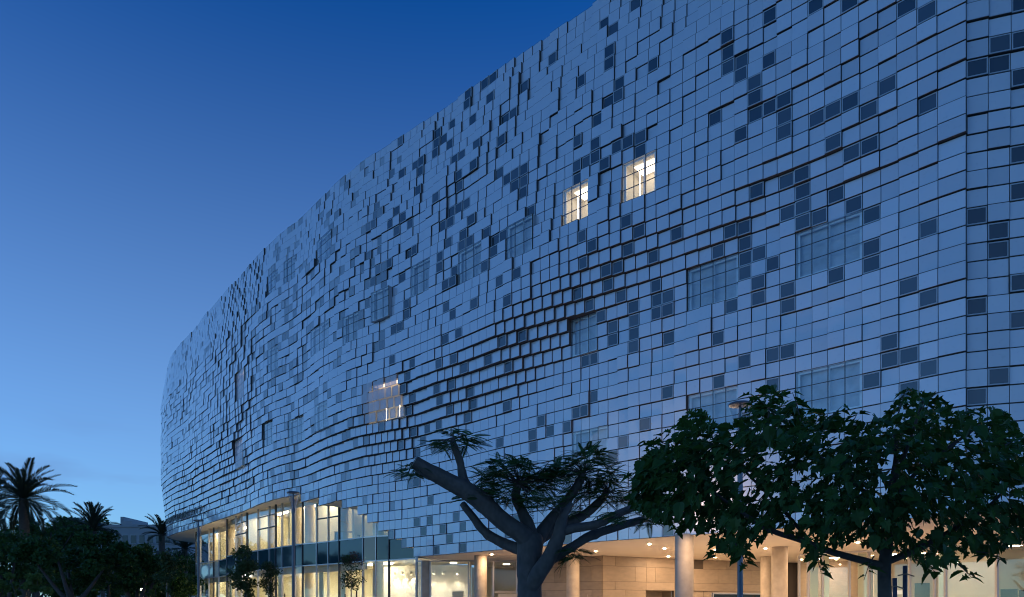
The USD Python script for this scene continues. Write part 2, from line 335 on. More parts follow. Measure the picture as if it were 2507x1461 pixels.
for px, py, nc, nr, what in windows:
    c, k = cell_of(px, py)
    c0, k0 = c - nc // 2, max(k - nr // 2, 0)
    if kind[c0:c0 + nc, k0:k0 + nr].max() == 2: continue
    d = float(np.median(Dout[c0:c0 + nc, k0:k0 + nr]))
    d += {'proud': 0.30, 'deep': -0.12, 'pink': -0.03}.get(what, -0.02)
    kind[c0:c0 + nc, k0:k0 + nr] = 2
    if what != 'glow': Dout[c0:c0 + nc, k0:k0 + nr] = d
    else: d = float(Dout[c0:c0 + nc, k0:k0 + nr].min())
    WIN.append((c0, k0, nc, nr, what, d))

seen_dark = [(2.9226, 1900, 0, [(345, 15), (465, 35), (970, 5), (1115, 125), (1580, 265), (1425, 435), (1585, 510), (1735, 345), (1740, 580), (1735, 10), (830, 590), (440, 755), (565, 705), (690, 745), (1105, 715), (435, 990), (685, 1000), (550, 1150), (190, 1310), (425, 1420), (1740, 1120), (1740, 1380)]),
    (2.6557, 1900, 450, [(75, 140), (175, 195), (385, 110), (500, 180), (615, 235), (990, 330), (1300, 240), (1450, 325), (1450, 440), (1585, 665), (1590, 910), (615, 450), (615, 570), (865, 610), (75, 650), (80, 750), (385, 540), (1310, 835), (995, 795), (745, 980), (750, 1085), (870, 1060), (90, 1055), (10, 1080), (510, 1145), (410, 1175), (195, 1225), (630, 1230), (880, 1280), (1005, 1250), (1465, 1295), (1310, 1420), (525, 1360), (1580, 70)]),
    (2.922, 1750, 0, [(335, 110), (130, 225), (115, 410), (215, 455), (115, 510), (210, 555), (425, 450), (312, 600), (308, 700), (308, 805), (412, 745), (527, 695), (525, 805), (525, 915), (525, 1250), (312, 1340), (628, 1300), (20, 850)]),
    (2.922, 1750, 500, [(100, 175), (197, 130), (197, 235), (195, 335), (298, 300), (205, 450), (20, 300), (110, 500), (410, 380), (312, 525), (312, 635), (115, 705), (520, 565), (525, 680), (628, 70), (515, 30), (35, 945), (430, 1040), (540, 1005), (225, 1100), (40, 1260), (130, 1335), (435, 1250), (650, 1200)]),
    (2.922, 1400, 0, [(285, 445), (345, 570), (340, 660), (265, 710), (65, 590), (195, 850), (45, 1015), (192, 1020), (192, 1110), (120, 1140), (50, 1190), (50, 1275), (340, 1030), (420, 985), (500, 940), (500, 1045), (265, 1165), (450, 10)]),
    (2.922, 1400, 500, [(420, 80), (505, 145), (50, 255), (130, 315), (60, 435), (275, 435), (350, 395), (427, 360), (590, 400), (290, 610), (150, 685), (15, 640), (365, 690), (445, 755), (600, 595), (610, 690), (610, 790), (225, 840), (302, 905), (455, 850), (455, 940), (310, 1000), (105, 1150), (175, 1140), (100, 1070), (700, 960), (185, 1400), (690, 670), (690, 770), (700, 1350)]),
    (2.922, 1050, 200, [(270, 110), (300, 140), (450, 100), (670, 20), (330, 235), (530, 230), (635, 215), (180, 275), (35, 375), (55, 465), (150, 470), (55, 535), (345, 480), (240, 545), (190, 580), (290, 585), (190, 655), (190, 730), (510, 450), (505, 680), (565, 660), (622, 690), (685, 655), (622, 775), (685, 735), (685, 820), (690, 910), (45, 815), (145, 905), (192, 875), (293, 890), (290, 960), (95, 1005), (140, 975), (240, 1070), (293, 1115), (240, 1150), (400, 1060), (455, 1110), (455, 1185), (515, 1070), (145, 1120), (95, 1230), (95, 1300), (145, 1340), (150, 1410), (100, 1440), (405, 1290), (632, 1345), (515, 1445)]),
    (2.922, 1050, 700, [(100, 130), (150, 180), (195, 225), (298, 110), (565, 145), (100, 345), (240, 350), (200, 525), (60, 580), (265, 590), (535, 415), (660, 380), (435, 540), (565, 585), (80, 730), (178, 700), (290, 745), (55, 825), (155, 870), (308, 825), (268, 915), (545, 850), (75, 965)]),
    (3.168, 950, 1000, [(605, 40), (1215, 55), (1480, 70), (1550, 45), (1090, 170), (1275, 205), (1405, 175), (860, 300), (1160, 310), (1780, 375), (1860, 265), (1620, 210), (605, 920), (265, 960), (320, 890), (415, 930), (375, 1100), (610, 1085), (460, 1030), (555, 860), (1000, 870), (930, 960), (1420, 980), (2130, 930), (2200, 910)])]
for sc, ox, oy, ps in seen_dark:
    for a, b in ps:
        c, k = cell_of(ox + a / sc, oy + b / sc)
        if kind[c, k] == 0: kind[c, k] = 1
for c in range(NC):
    for k in range(ROWS):
        if kind[c, k] == 0:
            x = XC[c]
            p = 0.0 if x > 1060 else (0.17 if x > 640 else 0.06)
            if x > 1060 and k > 38: p = 0.05
            if x <= 1060 and 14 < k < 36: p *= 1.25
            if rng.random() < p: kind[c, k] = 1
            if x > 1460 and x < 2507 and rng.random() < 0.012: kind[c, k] = 1

GAP = 0.011
panels, glasses, cores = [], [], []
for c in range(NC):
    for k in range(KMIN[c], ROWS):
        z0, z1 = zrow(k), zrow(k + 1); d = Dout[c, k]
        a, b = corners(c, k, d)
        u = (b - a) / np.linalg.norm(b - a); n = np.array([-u[1], u[0]])
        if kind[c, k] != 2:
            cores.append(wallbox(a, b, n, -0.023, -0.12 if k == KMIN[c] else -0.85, z0, z1))
            t = (rng.random(3) - 0.5) * (0.016 if XC[c] < 900 else 0.007)     # each panel hangs a hair out of true
            p0, p1 = a + u * GAP, b - u * GAP
            za, zb = z0 + GAP, z1 - 0.034
            fr = [(p0 + n * (t[0] + t[2]), za), (p1 + n * (t[1] + t[2]), za), (p1 + n * (t[1] - t[2]), zb), (p0 + n * (t[0] - t[2]), zb)]
            front = np.array([(*q, z) for q, z in fr]); back = np.array([(*(q - n * 0.019), z) for q, z in fr])
            v = np.vstack([front, back])
            f = np.array([[0, 3, 2, 1][::1], [0, 1, 5, 4], [1, 2, 6, 5], [2, 3, 7, 6], [3, 0, 4, 7]])
            size = float(F / np.mean([a[1], b[1]])); yy = YH - F * ((z0 + z1) / 2 - EYE) / a[1]
            hidden = yy < -10 or JX[c + 1] > 2507
            if kind[c, k] == 0:
                panels.append((-size + (1000 if hidden else 0), (v, f[:, ::-1])))
            else:
                fw = 0.034
                i0, i1 = p0 + u * fw, p1 - u * fw
                pane = wallbox(i0, i1, n, -0.002, -0.016, za + fw, zb - fw)
                fm = join([wallbox(p0, p1, n, 0.008, -0.019, za, za + fw), wallbox(p0, p1, n, 0.008, -0.019, zb - fw, zb), wallbox(p0, i0, n, 0.008, -0.019, za + fw, zb - fw), wallbox(i1, p1, n, 0.008, -0.019, za + fw, zb - fw)])
                glasses.append((-size + (1000 if hidden else 0), pane, fm))
part('facade_subframe', join(cores), M['core'], WALL, kind='stuff')
panels.sort(key=lambda t: t[0]); glasses.sort(key=lambda t: t[0])
for i, (_, m) in enumerate(panels[:300]):
    part('facade_panel', m, M['panel'][int(rng.integers(4))], WALL)
part('facade_panel', join([m for _, m in panels[300:]]), M['panel_field'], WALL, kind='stuff')
for i, (_, pane, fm) in enumerate(glasses[:300]):
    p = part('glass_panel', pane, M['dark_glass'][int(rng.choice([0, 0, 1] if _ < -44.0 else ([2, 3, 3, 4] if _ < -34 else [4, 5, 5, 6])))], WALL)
    part('frame', fm, M['glass_frame'], p)
rest = glasses[300:]
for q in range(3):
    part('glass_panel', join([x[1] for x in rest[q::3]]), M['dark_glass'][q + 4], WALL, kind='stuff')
part('glass_panel_frame', join([x[2] for x in rest]), M['glass_frame'], WALL, kind='stuff')

# windows between the panels: panes flush with the panels, a pale inner frame and the room behind
for c0, k0, nc, nr, what, d in WIN:
    z0, z1 = zrow(k0), zrow(k0 + nr)
    a, b = corners(c0, k0, d, c0 + nc)
    u = (b - a) / np.linalg.norm(b - a); n = np.array([-u[1], u[0]])
    w = group_part('window', WALL)
    for i in range(nc):
        for j in range(nr):
            p, q = corners(c0 + i, k0 + j, Dout[c0 + i, k0 + j])
            v = (q - p) / np.linalg.norm(q - p); m_ = np.array([-v[1], v[0]])
            part('pane', wallbox(p + v * GAP, q - v * GAP, m_, 0.0, -0.012, z0 + j * T + GAP, z0 + (j + 1) * T - GAP), M['frosted'] if what in ('glow', 'pink') else M['pane'], w)
    if what != 'glow':
        bars = []
        for i in range(nc + 1):
            p = PB[c0 + i] + NRM[c0 + i] * d
            bars.append(wallbox(p - u * 0.012, p + u * 0.012, n, -0.014, -0.05, z0, z1))
        for j in range(nr + 1):
            for i in range(nc):
                p, q = corners(c0 + i, k0 + j, d)
                bars.append(wallbox(p, q, n, -0.0145, -0.045, max(z0, z0 + j * T - 0.012), min(z1, z0 + j * T + 0.012)))
        part('glazing_bars', join(bars), M['core'], w)
        i0, i1, fw = a + u * 0.03, b - u * 0.03, 0.09
        ring = [wallbox(i0, i1, n, -0.10, -0.17, z0 + 0.02, z0 + fw), wallbox(i0, i1, n, -0.10, -0.17, z1 - fw, z1 - 0.02), wallbox(i0, i0 + u * fw, n, -0.10, -0.17, z0 + fw, z1 - fw), wallbox(i1 - u * fw, i1, n, -0.10, -0.17, z0 + fw, z1 - fw)]
        mx = (i0 + i1) / 2
        if nc > 3: ring.append(wallbox(mx - u * 0.03, mx + u * 0.03, n, -0.10, -0.17, z0 + fw, z1 - fw))
        else: ring.append(wallbox(i0 + (i1 - i0) * 0.36, i0 + (i1 - i0) * 0.36 + u * 0.05, n, -0.10, -0.17, z0 + fw, z1 - fw))
        part('frame', join(ring), M['window_frame'], w)
    deep = 1.3 if what == 'lit' else (0.55 if what in ('glow', 'pink') else 0.24)
    wm = M['white_wall'] if what in ('lit', 'glow', 'pink') else M['glass_frame']
    ca, cb = a - n * 0.012, b - n * 0.012
    part('reveal', join([wallbox(a - u * 0.004, a + u * 0.022, n, -0.02, -deep, z0, z1), wallbox(b - u * 0.022, b + u * 0.004, n, -0.02, -deep, z0, z1),
                         wallbox(a + u * 0.023, b - u * 0.023, n, -0.02, -deep, z0 - 0.004, z0 + 0.016), wallbox(a + u * 0.023, b - u * 0.023, n, -0.02, -deep, z1 - 0.016, z1 + 0.004)]), wm, w)
    part('room_wall', wallbox(a, b, n, -deep, -deep - 0.05, z0, z1), M['white_wall'] if what in ('lit', 'glow', 'pink') else M['blind'], w)
    if what in ('lit', 'glow', 'pink'):
        lm = M['lamp_room'] if what == 'lit' else M['lamp_room_dim']
        part('ceiling_light', wallbox(a + u * 0.3, b - u * 0.3, n, -deep * 0.35, -deep * 0.92, z1 - 0.05, z1 - 0.03), lm, w)
    if what == 'lit':
        t = a + (b - a) * 0.60 - n * 0.35
        part('tube_light', tube([(*t, z0 + 0.15), (*t, z0 + 1.25)], 0.03, 8), M['lamp_tube'], w)
    if what == 'glow':
        for fr in (0.18, 0.55):
            t = a + (b - a) * fr - n * 0.2
            part('tube_light', tube([(*t, z0 + 0.1), (*t, z0 + 0.75)], 0.03, 8), M['lamp_tube'], w)

# closing the body behind the facade: roof, back walls, soffits
zt = zrow(ROWS)
in9 = mid - NRM * 3.0
def strip(outer, inner, z, th=0.08):
    """A flat slab between two plan polylines."""
    o, i = np.asarray(outer), np.asarray(inner); n = len(o)
    v = np.vstack([np.c_[o, np.full(n, z)], np.c_[i, np.full(n, z)], np.c_[o, np.full(n, z + th)], np.c_[i, np.full(n, z + th)]])
    f = []
    for a in range(n - 1):
        f += [[a, a + 1, n + a + 1, n + a], [2 * n + a, 3 * n + a, 3 * n + a + 1, 2 * n + a + 1], [a, 2 * n + a, 2 * n + a + 1, a + 1], [n + a, n + a + 1, 3 * n + a + 1, 3 * n + a]]
    return v, np.array(f)
part('roof', strip(mid - NRM * 0.9, mid - NRM * 18.0, zt - 0.9), M['core'], WALL)
back = mid - NRM * 3.2
bw = []
for c in range(0, NC, 2):
    e = min(c + 2, NC)
    bw.append(wallbox(back[c], back[e], NRM[c], 0, -0.2, zrow(KMIN[c]) + (0.1 if KMIN[c] == 9 else 0.05), zt - 1.0))
part('back_wall', join(bw), M['core'], WALL)

# soffits under the panels
left = [c for c in range(NC) if KMIN[c] == 9]
lo = np.array([PB[c] + NRM[c] * (Dout[c, 9] - 0.05) for c in left] + [PB[left[-1] + 1] + NRM[left[-1] + 1] * (Dout[left[-1], 9] - 0.05)])
li = np.array([PB[c] - NRM[c] * 9.0 for c in left] + [PB[left[-1] + 1] - NRM[left[-1] + 1] * 9.0])
part('soffit', strip(lo, li, zrow(9) + 0.045), M['soffit'], WALL, label='cream soffit under the overhang at the far left end')
st = []
for c in range(NC):
    if 0 < KMIN[c] < 9:
        k = KMIN[c]; d = Dout[c, k] - 0.05; a, b = corners(c, k, d)
        st.append(strip([a, b], [PB[c] - NRM[c] * 5.0, PB[c + 1] - NRM[c + 1] * 5.0], zrow(k) + 0.04))
part('soffit', join(st), M['soffit'], WALL, label='small stepped soffits under the staircase edge of the panels')
ent = [c for c in range(NC) if KMIN[c] == 0]
eo = np.array([PB[c] + NRM[c] * (Dout[c, 0] - 0.05) for c in ent] + [PB[ent[-1] + 1] + NRM[ent[-1] + 1] * (Dout[ent[-1], 0] - 0.05)])
ei = np.array([PB[c] + np.array([np.interp(JX[c], [1900, 2643], [0.35, 1.5]), 1.0]) * np.interp(JX[c], [1015, 1300, 2600], [14, 18, 26]) for c in ent + [ent[-1] + 1]])
part('soffit', strip(eo, ei, zrow(0) + 0.045), M['soffit'], WALL, label='wide cream soffit over the entrance with downlights')
ZJ = zrow(0) + 0.045

# ------------------------------------------------------------------ glazed lower storeys at the left
HB, HU = 5.55, 8.36
ZB, ZU, ZA = EYE + HB * T, EYE + HU * T, zrow(9) + 0.04
def gl(px, s): return plan(px, s)
seg_b = [(555, 15.3), (577, 15.83), (590.5, 16.15), (604, 16.45), (631, 17.02), (659, 17.55), (674, 17.83), (690, 18.1), (721, 18.65), (740, 18.95), (775, 19.3), (803, 19.65), (829.5, 20.02), (888, 20.9), (920, 21.2), (951.7, 21.4), (1019, 22.2)]
seg_a = [(479, 13.15), (490, 13.3), (511, 13.68), (522, 13.88), (535, 14.05), (554.5, 14.65)]
store = group_part('lower_glazing', WALL)
def glazed(seg, tints):
    P = [gl(*q) for q in seg]
    for i in range(len(P) - 1):
        a, b = P[i], P[i + 1]; u = (b - a) / np.linalg.norm(b - a); n = np.array([u[1], -u[0]])
        part('pane', wallbox(a + u * .03, b - u * .03, n, -0.03, -0.045, 0.2, ZB - 0.04), M['pane'], store)
        part('pane', wallbox(a + u * .03, b - u * .03, n, -0.03, -0.045, ZU + 0.04, ZA), M['pane'], store)
        part('spandrel_panel', wallbox(a + u * .03, b - u * .03, n, -0.03, -0.05, ZB + 0.04, ZU - 0.04), M['spandrel'] if tints[i] else M['pane'], store)
        part('transom', wallbox(a, b, n, 0.02, -0.10, ZB - 0.04, ZB + 0.04), M['metal_light'], store)
        part('transom', wallbox(a, b, n, 0.02, -0.10, ZU - 0.04, ZU + 0.04), M['metal_light'], store)
        part('transom', wallbox(a, b, n, 0.0, -0.10, 0.12, 0.2), M['metal_light'], store)
    for i, p in enumerate(P):
        q = P[min(i + 1, len(P) - 1)] - P[max(i - 1, 0)]; u = q / np.linalg.norm(q); n = np.array([u[1], -u[0]])
        part('mullion', wallbox(p - u * .03, p + u * .03, n, 0.035, -0.12, 0.12, ZA), M['metal_light'] if i % 3 else M['metal_dark'], store)
    return P
PA_ = glazed(seg_a, [0, 0, 0, 0, 1])
PBs = glazed(seg_b, [1] * 12 + [0 + 1] * 4)
part('pane', wallbox(PA_[-1], PBs[0], np.array([-1, 0.2]), 0, -0.02, 0.2, ZA), M['pane'], store)
# opening lights with dark sashes in the upper storey
for i, mid_h in ((1, 0), (4, 1), (10, 2), (11, 2), (5, 1), (2, 0)):
    a, b = PBs[i], PBs[i + 1]; u = (b - a) / np.linalg.norm(b - a); n = np.array([u[1], -u[0]]); zh = ZU + (ZA - ZU) * 0.5
    part('sash', wallbox(a + u * .03, b - u * .03, n, 0.01, -0.03, zh - .05, zh + .05), M['metal_dark'], store)
    part('sash', wallbox(a + u * .03, b - u * .03, n, 0.01, -0.03, ZA - .75, ZA - .67), M['metal_dark'], store)
# floors, ceilings, back walls
rear = 6.5
allP = [np.array(p) for p in PA_ + PBs]
un = np.array([0.62, 0.78])
inner = [p + un * rear for p in allP]
inr = [p + un * 0.16 for p in allP]
part('floor_slab', strip(inr, inner, ZB + 0.05, ZU - ZB - 0.10), M['white_wall'], WALL)
part('ground_floor', strip(inr, inner, 0.13, 0.03), M['floor_in'], WALL)
rw = []
for i in range(len(allP) - 4):
    a, b = inner[i], inner[i + 1]
    if np.linalg.norm(b - a) < 0.05: continue
    u = (b - a) / np.linalg.norm(b - a); n = np.array([u[1], -u[0]])
    rw.append(wallbox(a, b, n, 0, -0.1, 0.1, ZA))
part('interior_wall', join(rw), M['cream'], WALL)
ea, eb = allP[0] + un * 0.3, inner[0]
part('end_wall', wallbox(allP[0] + un * 2.0, inner[0], np.array([0.78, -0.62]), 0.1, -0.02, 0.13, ZA), M['cream'], WALL)
for t in (2, 7, 9, 12, 15, 18, 20):                         # cross walls and round columns just inside the glass
    p = allP[min(t, len(allP) - 1)]
    part('partition', wallbox(p + un * 1.2, p + un * rear, np.array([0.78, -0.62]), 0.08, -0.08, ZU, ZA - 0.05), M['cream'], WALL)
for t in (1, 4, 6, 10, 13, 14, 17, 19):
    p = allP[t] + un * 1.3
    part('inner_column', lathe([(0.36, 0.15), (0.36, ZB)], p[0], p[1], 20), M['cream2'], WALL, smooth=True)
    part('inner_column', lathe([(0.36, ZU), (0.36, ZA)], p[0], p[1], 20), M['cream2'], WALL, smooth=True)
for t in (1, 3, 6, 8, 12, 16, 18):
    p = allP[t] + un * 0.45 + np.array([-0.3, 0.4])
    q = p + (allP[t + 1] - allP[t]) / np.linalg.norm(allP[t + 1] - allP[t]) * 0.5
    part('curtain', wallbox(p, q, un, 0, 0.04, 0.3, ZB - 0.1), M['curtain'], WALL)
for i in range(0, len(allP) - 1):
    a, b = allP[i], allP[i + 1]; L = np.linalg.norm(b - a)
    if L < 0.4: continue
    u = (b - a) / L
    for lo_, hi_ in ((ZU, ZA), (0.15, ZB)):
        if hi_ == ZB and i >= len(allP) - 4: continue
        part('ceiling_light', wallbox(a + un * 2.3 + u * .1, b + un * 2.3 - u * .1, un, 0.0, 0.42, hi_ - 0.035, hi_ - 0.01), M['lamp_ceiling'], WALL)
        part('bulkhead', wallbox(a + un * .35, b + un * .35, un, 0.0, 0.06, hi_ - .50, hi_ - .005), M['cream2'], WALL)
for px, py in ((605, 1407), (612, 1408), (620, 1409), (628, 1407), (643, 1406), (671, 1405), (687, 1403), (600, 1409)):   # bright strip lamps near the glass
    p = W(px, py, F * T / 17.0 + 2.2)
    part('strip_light', box(p[0] - .13, p[0] + .13, p[1] - .1, p[1] + .1, p[2] - .09, p[2] + .09), M['lamp_white'], WALL)

# ------------------------------------------------------------------ entrance: columns, lobby glass, stone wall
def soffit_y(px, py): s = (YH - py) / HJ; return plan(px, s)
for px, py, dia in ((1176, 1360.5, .71), (1404, 1357, .70), (1680.5, 1309, .72), (1916, 1339.5, .74), (1882, 1363, .66)):
    p = soffit_y(px, py); p = p + np.array([0, dia / 2])
    part('column', lathe([(dia / 2, 0.1), (dia / 2, 1.2), (dia / 2, 2.4), (dia / 2, ZJ + 0.01)], p[0], p[1], 40), M['concrete'], WALL, smooth=True)
lobby = group_part('lobby_glazing', WALL)
def lobby_wall(pts, tops, mats=None, rail=None):
    P = [plan(x, s) for x, s in pts]
    for i in range(len(P) - 1):
        a, b = P[i], P[i + 1]; u = (b - a) / np.linalg.norm(b - a); n = np.array([u[1], -u[0]])
        part('pane', wallbox(a + u * .03, b - u * .03, n, -0.03, -0.045, 0.2, tops - .08), M['pane'], lobby)
        part('head_rail', wallbox(a, b, n, 0.02, -0.1, tops - .08, tops), M['metal_light'], lobby)
        if rail and i in rail: part('transom', wallbox(a + u * .03, b - u * .03, n, 0.02, -0.1, 2.55, 2.68), M['door'], lobby)
    for p in P:
        part('mullion', wallbox(p - np.array([.045, 0]), p + np.array([.045, 0]), np.array([0, -1.]), 0.035, -0.12, 0.12, tops - .082), M['metal_light'], lobby)
    return P
LW = lobby_wall([(1019, 22.2), (1033, 22.25), (1053, 22.3), (1147, 22.3), (1208, 22.3), (1265, 22.25), (1300, 22.25)], ZJ - 0.01, rail=(4, 5))
part('pier', wallbox(plan(1034, 22.3), plan(1050, 22.3), np.array([0, -1.]), 0.1, -1.0, 0.12, ZJ - .02), M['concrete'], WALL)
a, b = plan(1219, 22.45), plan(1268, 22.45)
part('entrance_door', wallbox(a, b, np.array([0, -1.]), 0.06, 0.0, 0.13, 2.5), M['door'], WALL)
# exhibition room behind the lobby glass: white wall washed with light from above
a, b = plan(1020, 20.0), plan(1152, 20.0)
part('interior_wall', wallbox(a, b, np.array([0, -1.]), 0, -0.1, 0.13, ZJ), M['white_wall'], WALL, label='white wall washed by spotlights')
part('interior_wall', wallbox(plan(940, 19.2), plan(1020, 20.0), np.array([0.3, -1.]), 0, -0.1, 0.13, ZJ), M['white_wall'], WALL)
a, b = plan(1155, 19.0), plan(1300, 19.0)
part('interior_wall', wallbox(a, b, np.array([0, -1.]), 0, -0.1, 0.13, ZJ), M['cream2'], WALL)
part('interior_wall', wallbox(plan(1152.5, 20.0), plan(1154.5, 21.9), np.array([1., 0]), 0, -0.1, 0.13, ZJ), M['cream2'], WALL)
part('lobby_floor', (np.array([(-16, 39, .135), (26, 18, .135), (40, 60, .135), (-10, 62, .135)], float), np.array([[0, 1, 2], [0, 2, 3]])), M['paving'], WALL)
for px, sw in ((965, 19.62), (985, 19.82), (1006, 20.02), (1062, 20.2), (1085, 20.2), (1119, 20.2)):
    p = plan(px, sw); zt_ = ZJ - 0.42
    part('wall_washer', lathe([(0.0, zt_ - .02), (.085, zt_ - .02), (.085, zt_ - .018)], p[0], p[1], 14), M['lamp_wash'], WALL)
    part('lamp_shade', lathe([(.10, zt_ - .20), (.10, zt_), (0.0, zt_ + .002)], p[0], p[1], 16), M['white_wall'], WALL)
for px, s in ((1110, 21.2), (1240, 20.5), (1290, 20.5)):
    p = plan(px, s); part('ceiling_light', box(p[0] - .2, p[0] + .2, p[1] - .2, p[1] + .2, ZJ - 0.03, ZJ - 0.006), M['lamp_ceiling'], WALL)

# stone wall of large slabs
SW = group_part('stone_wall', WALL)
def stone_plan(x): return plan(x, float(np.interp(x, [1270, 1387, 1475, 1704, 1867, 1960], [22.3, 23.4, 24.4, 22.5, 21.45, 21.0])))
zr = [ZJ - 0.005, EYE + 4.33 * T, EYE + 2.77 * T, EYE + 1.92 * T, EYE + 0.45 * T, EYE - 0.45 * T, 0.12]
joints = [[1270, 1320, 1475, 1505, 1581, 1650, 1713, 1778, 1867], [1270, 1358, 1449, 1475, 1555, 1581, 1603, 1650, 1757, 1840, 1867], [1270, 1400, 1475, 1505, 1581, 1650, 1800, 1867], [1270, 1336, 1449, 1475, 1531, 1581, 1650, 1721, 1742, 1867], [1270, 1380, 1475, 1540, 1581, 1650, 1742, 1867], [1270, 1400, 1475, 1560, 1650, 1742, 1867]]
def stone_n(a, b): u = (b - a) / np.linalg.norm(b - a); return u, np.array([u[1], -u[0]])
for r in range(6):
    for x0, x1 in zip(joints[r][:-1], joints[r][1:]):
        if r >= 3 and (x0, x1) in ((1581, 1650), (1742, 1867)): continue
        a, b = stone_plan(x0), stone_plan(x1); u, n = stone_n(a, b)
        part('stone_slab', wallbox(a + u * .007, b - u * .007, n, 0.03 + rng.random() * .004, 0.0, zr[r + 1] + .007, zr[r] - .007), M['stone'][int(rng.integers(3))], SW)
bk = []
for x0, x1 in ((1270, 1387), (1387, 1475), (1475, 1581), (1581, 1650), (1650, 1742), (1742, 1867), (1867, 1960)):
    a, b = stone_plan(x0), stone_plan(x1); u, n = stone_n(a, b)
    low = zr[3] if x0 in (1581, 1742) else 0.12
    bk.append(wallbox(a, b, n, -0.002, -0.2, low, ZJ - .002))
part('backing', join(bk), M['joint'], SW)
a, b = stone_plan(1581), stone_plan(1650); u, n = stone_n(a, b)
part('niche', join([wallbox(a, b, n, -1.0, -1.1, 0.12, zr[3]), wallbox(a, a + u * .03, n, -.2, -1.0, .12, zr[3]), wallbox(b - u * .03, b, n, -.2, -1.0, .12, zr[3]), wallbox(a, b, n, -.2, -1.0, zr[3] - .03, zr[3])]), M['stone'][2], SW)
a, b = stone_plan(1744), stone_plan(1865); u, n = stone_n(a, b); zw = zr[3] - 0.09
part('display_glass', wallbox(a + u * .08, b - u * .08, n, 0.0, -.03, .3, zw - .08), M['screen'], SW)
part('display_frame', join([wallbox(a, b, n, 0.05, -.04, zw - .08, zw), wallbox(a, a + u * .08, n, 0.05, -.04, .3, zw - .08), wallbox(b - u * .08, b, n, 0.05, -.04, .3, zw - .08)]), M['metal_light'], SW)
part('lintel_slab', wallbox(stone_plan(1742), stone_plan(1867), n, 0.03, 0.0, zw + .004, zr[3] - .007), M['stone'][1], SW)

# glazed lobby at the right
RW = [(1957, 25.2), (1979, 25.5), (2014, 25.8), (2080, 26.5), (2128, 27.0), (2228, 28.0), (2289, 28.6), (2316, 28.9), (2442, 30.3), (2530, 31.2)]
RP = lobby_wall(RW, ZJ - 0.01)
a, b = plan(1936, 20.6), plan(1958, 20.6)
part('interior_wall', wallbox(a, b, np.array([0, -1.]), 0, -0.1, .13, ZJ), M['blue_panel'], WALL, label='dark blue recess')
for x0, x1, s, m in ((1955, 2140, 21.5, M['stone'][0]), (2140, 2300, 23.0, M['cream2']), (2300, 2440, 27.6, M['cream2']), (2440, 2620, 27.0, M['cream'])):
    a, b = plan(x0, s), plan(x1, s * 1.03)
    part('interior_wall', wallbox(a, b, np.array([0, -1.]), 0, -0.1, .13, ZJ), m, WALL)
for x0, x1, s in ((1984, 2003, 25.3), (2018, 2030, 25.5), (2101, 2122, 26.3), (2300, 2313, 28.3)):
    part('curtain', wallbox(plan(x0, s), plan(x1, s), np.array([0, -1.]), 0, -0.04, .3, ZJ - .1), M['curtain'], WALL)
a, b = plan(2239, 26.5), plan(2275, 26.6); part('notice_board', wallbox(a, b, np.array([0, -1.]), .05, 0, .5, 2.9), M['blue_panel'], WALL)
a, b = plan(2449, 27.6), plan(2490, 27.9); part('notice_board', wallbox(a, b, np.array([0, -1.]), .05, 0, .5, 2.55), M['blue_panel'], WALL)
a, b = plan(2495, 28.0), plan(2560, 28.4); part('interior_door', wallbox(a, b, np.array([0, -1.]), .06, 0, .13, 2.5), M['metal_dark'], WALL)
a, b = plan(2183, 27.4), plan(2214, 27.7)
part('door_frame', join([wallbox(a, b, np.array([0, -1.]), .06, 0, 2.3, 2.5), wallbox(a, a + np.array([.12, 0]), np.array([0, -1.]), .06, 0, .13, 2.3), wallbox(b - np.array([.12, 0]), b, np.array([0, -1.]), .06, 0, .13, 2.3)]), M['window_frame'], WALL)
for px, s in ((2040, 23.5), (2180, 25.0), (2370, 29.2), (2480, 29.0), (2000, 22.8), (2250, 25.5)):
    p = plan(px, s); part('ceiling_light', box(p[0] - .25, p[0] + .25, p[1] - .25, p[1] + .25, ZJ - 0.03, ZJ - 0.006), M['lamp_ceiling'], WALL)

# downlights in the entrance soffit
spots = [(1712, 1301), (1204, 1358.5), (1458, 1351), (1590, 1334), (1627, 1345), (1636, 1363.5), (1756, 1330.5), (1752, 1348), (1751, 1366.5), (1808, 1360), (1875, 1345.5), (1963, 1371), (2047, 1372), (2010, 1340), (1820, 1322), (1940, 1322), (2100, 1330), (2200, 1318), (2300, 1322), (2400, 1300)]
for px, py in spots:
    s = (YH - py) / HJ; p = plan(px, s)
    part('downlight', lathe([(0.0, ZJ - 0.006), (0.055, ZJ - 0.006), (0.055, ZJ - 0.004)], p[0], p[1], 14), M['lamp_spot'], WALL)

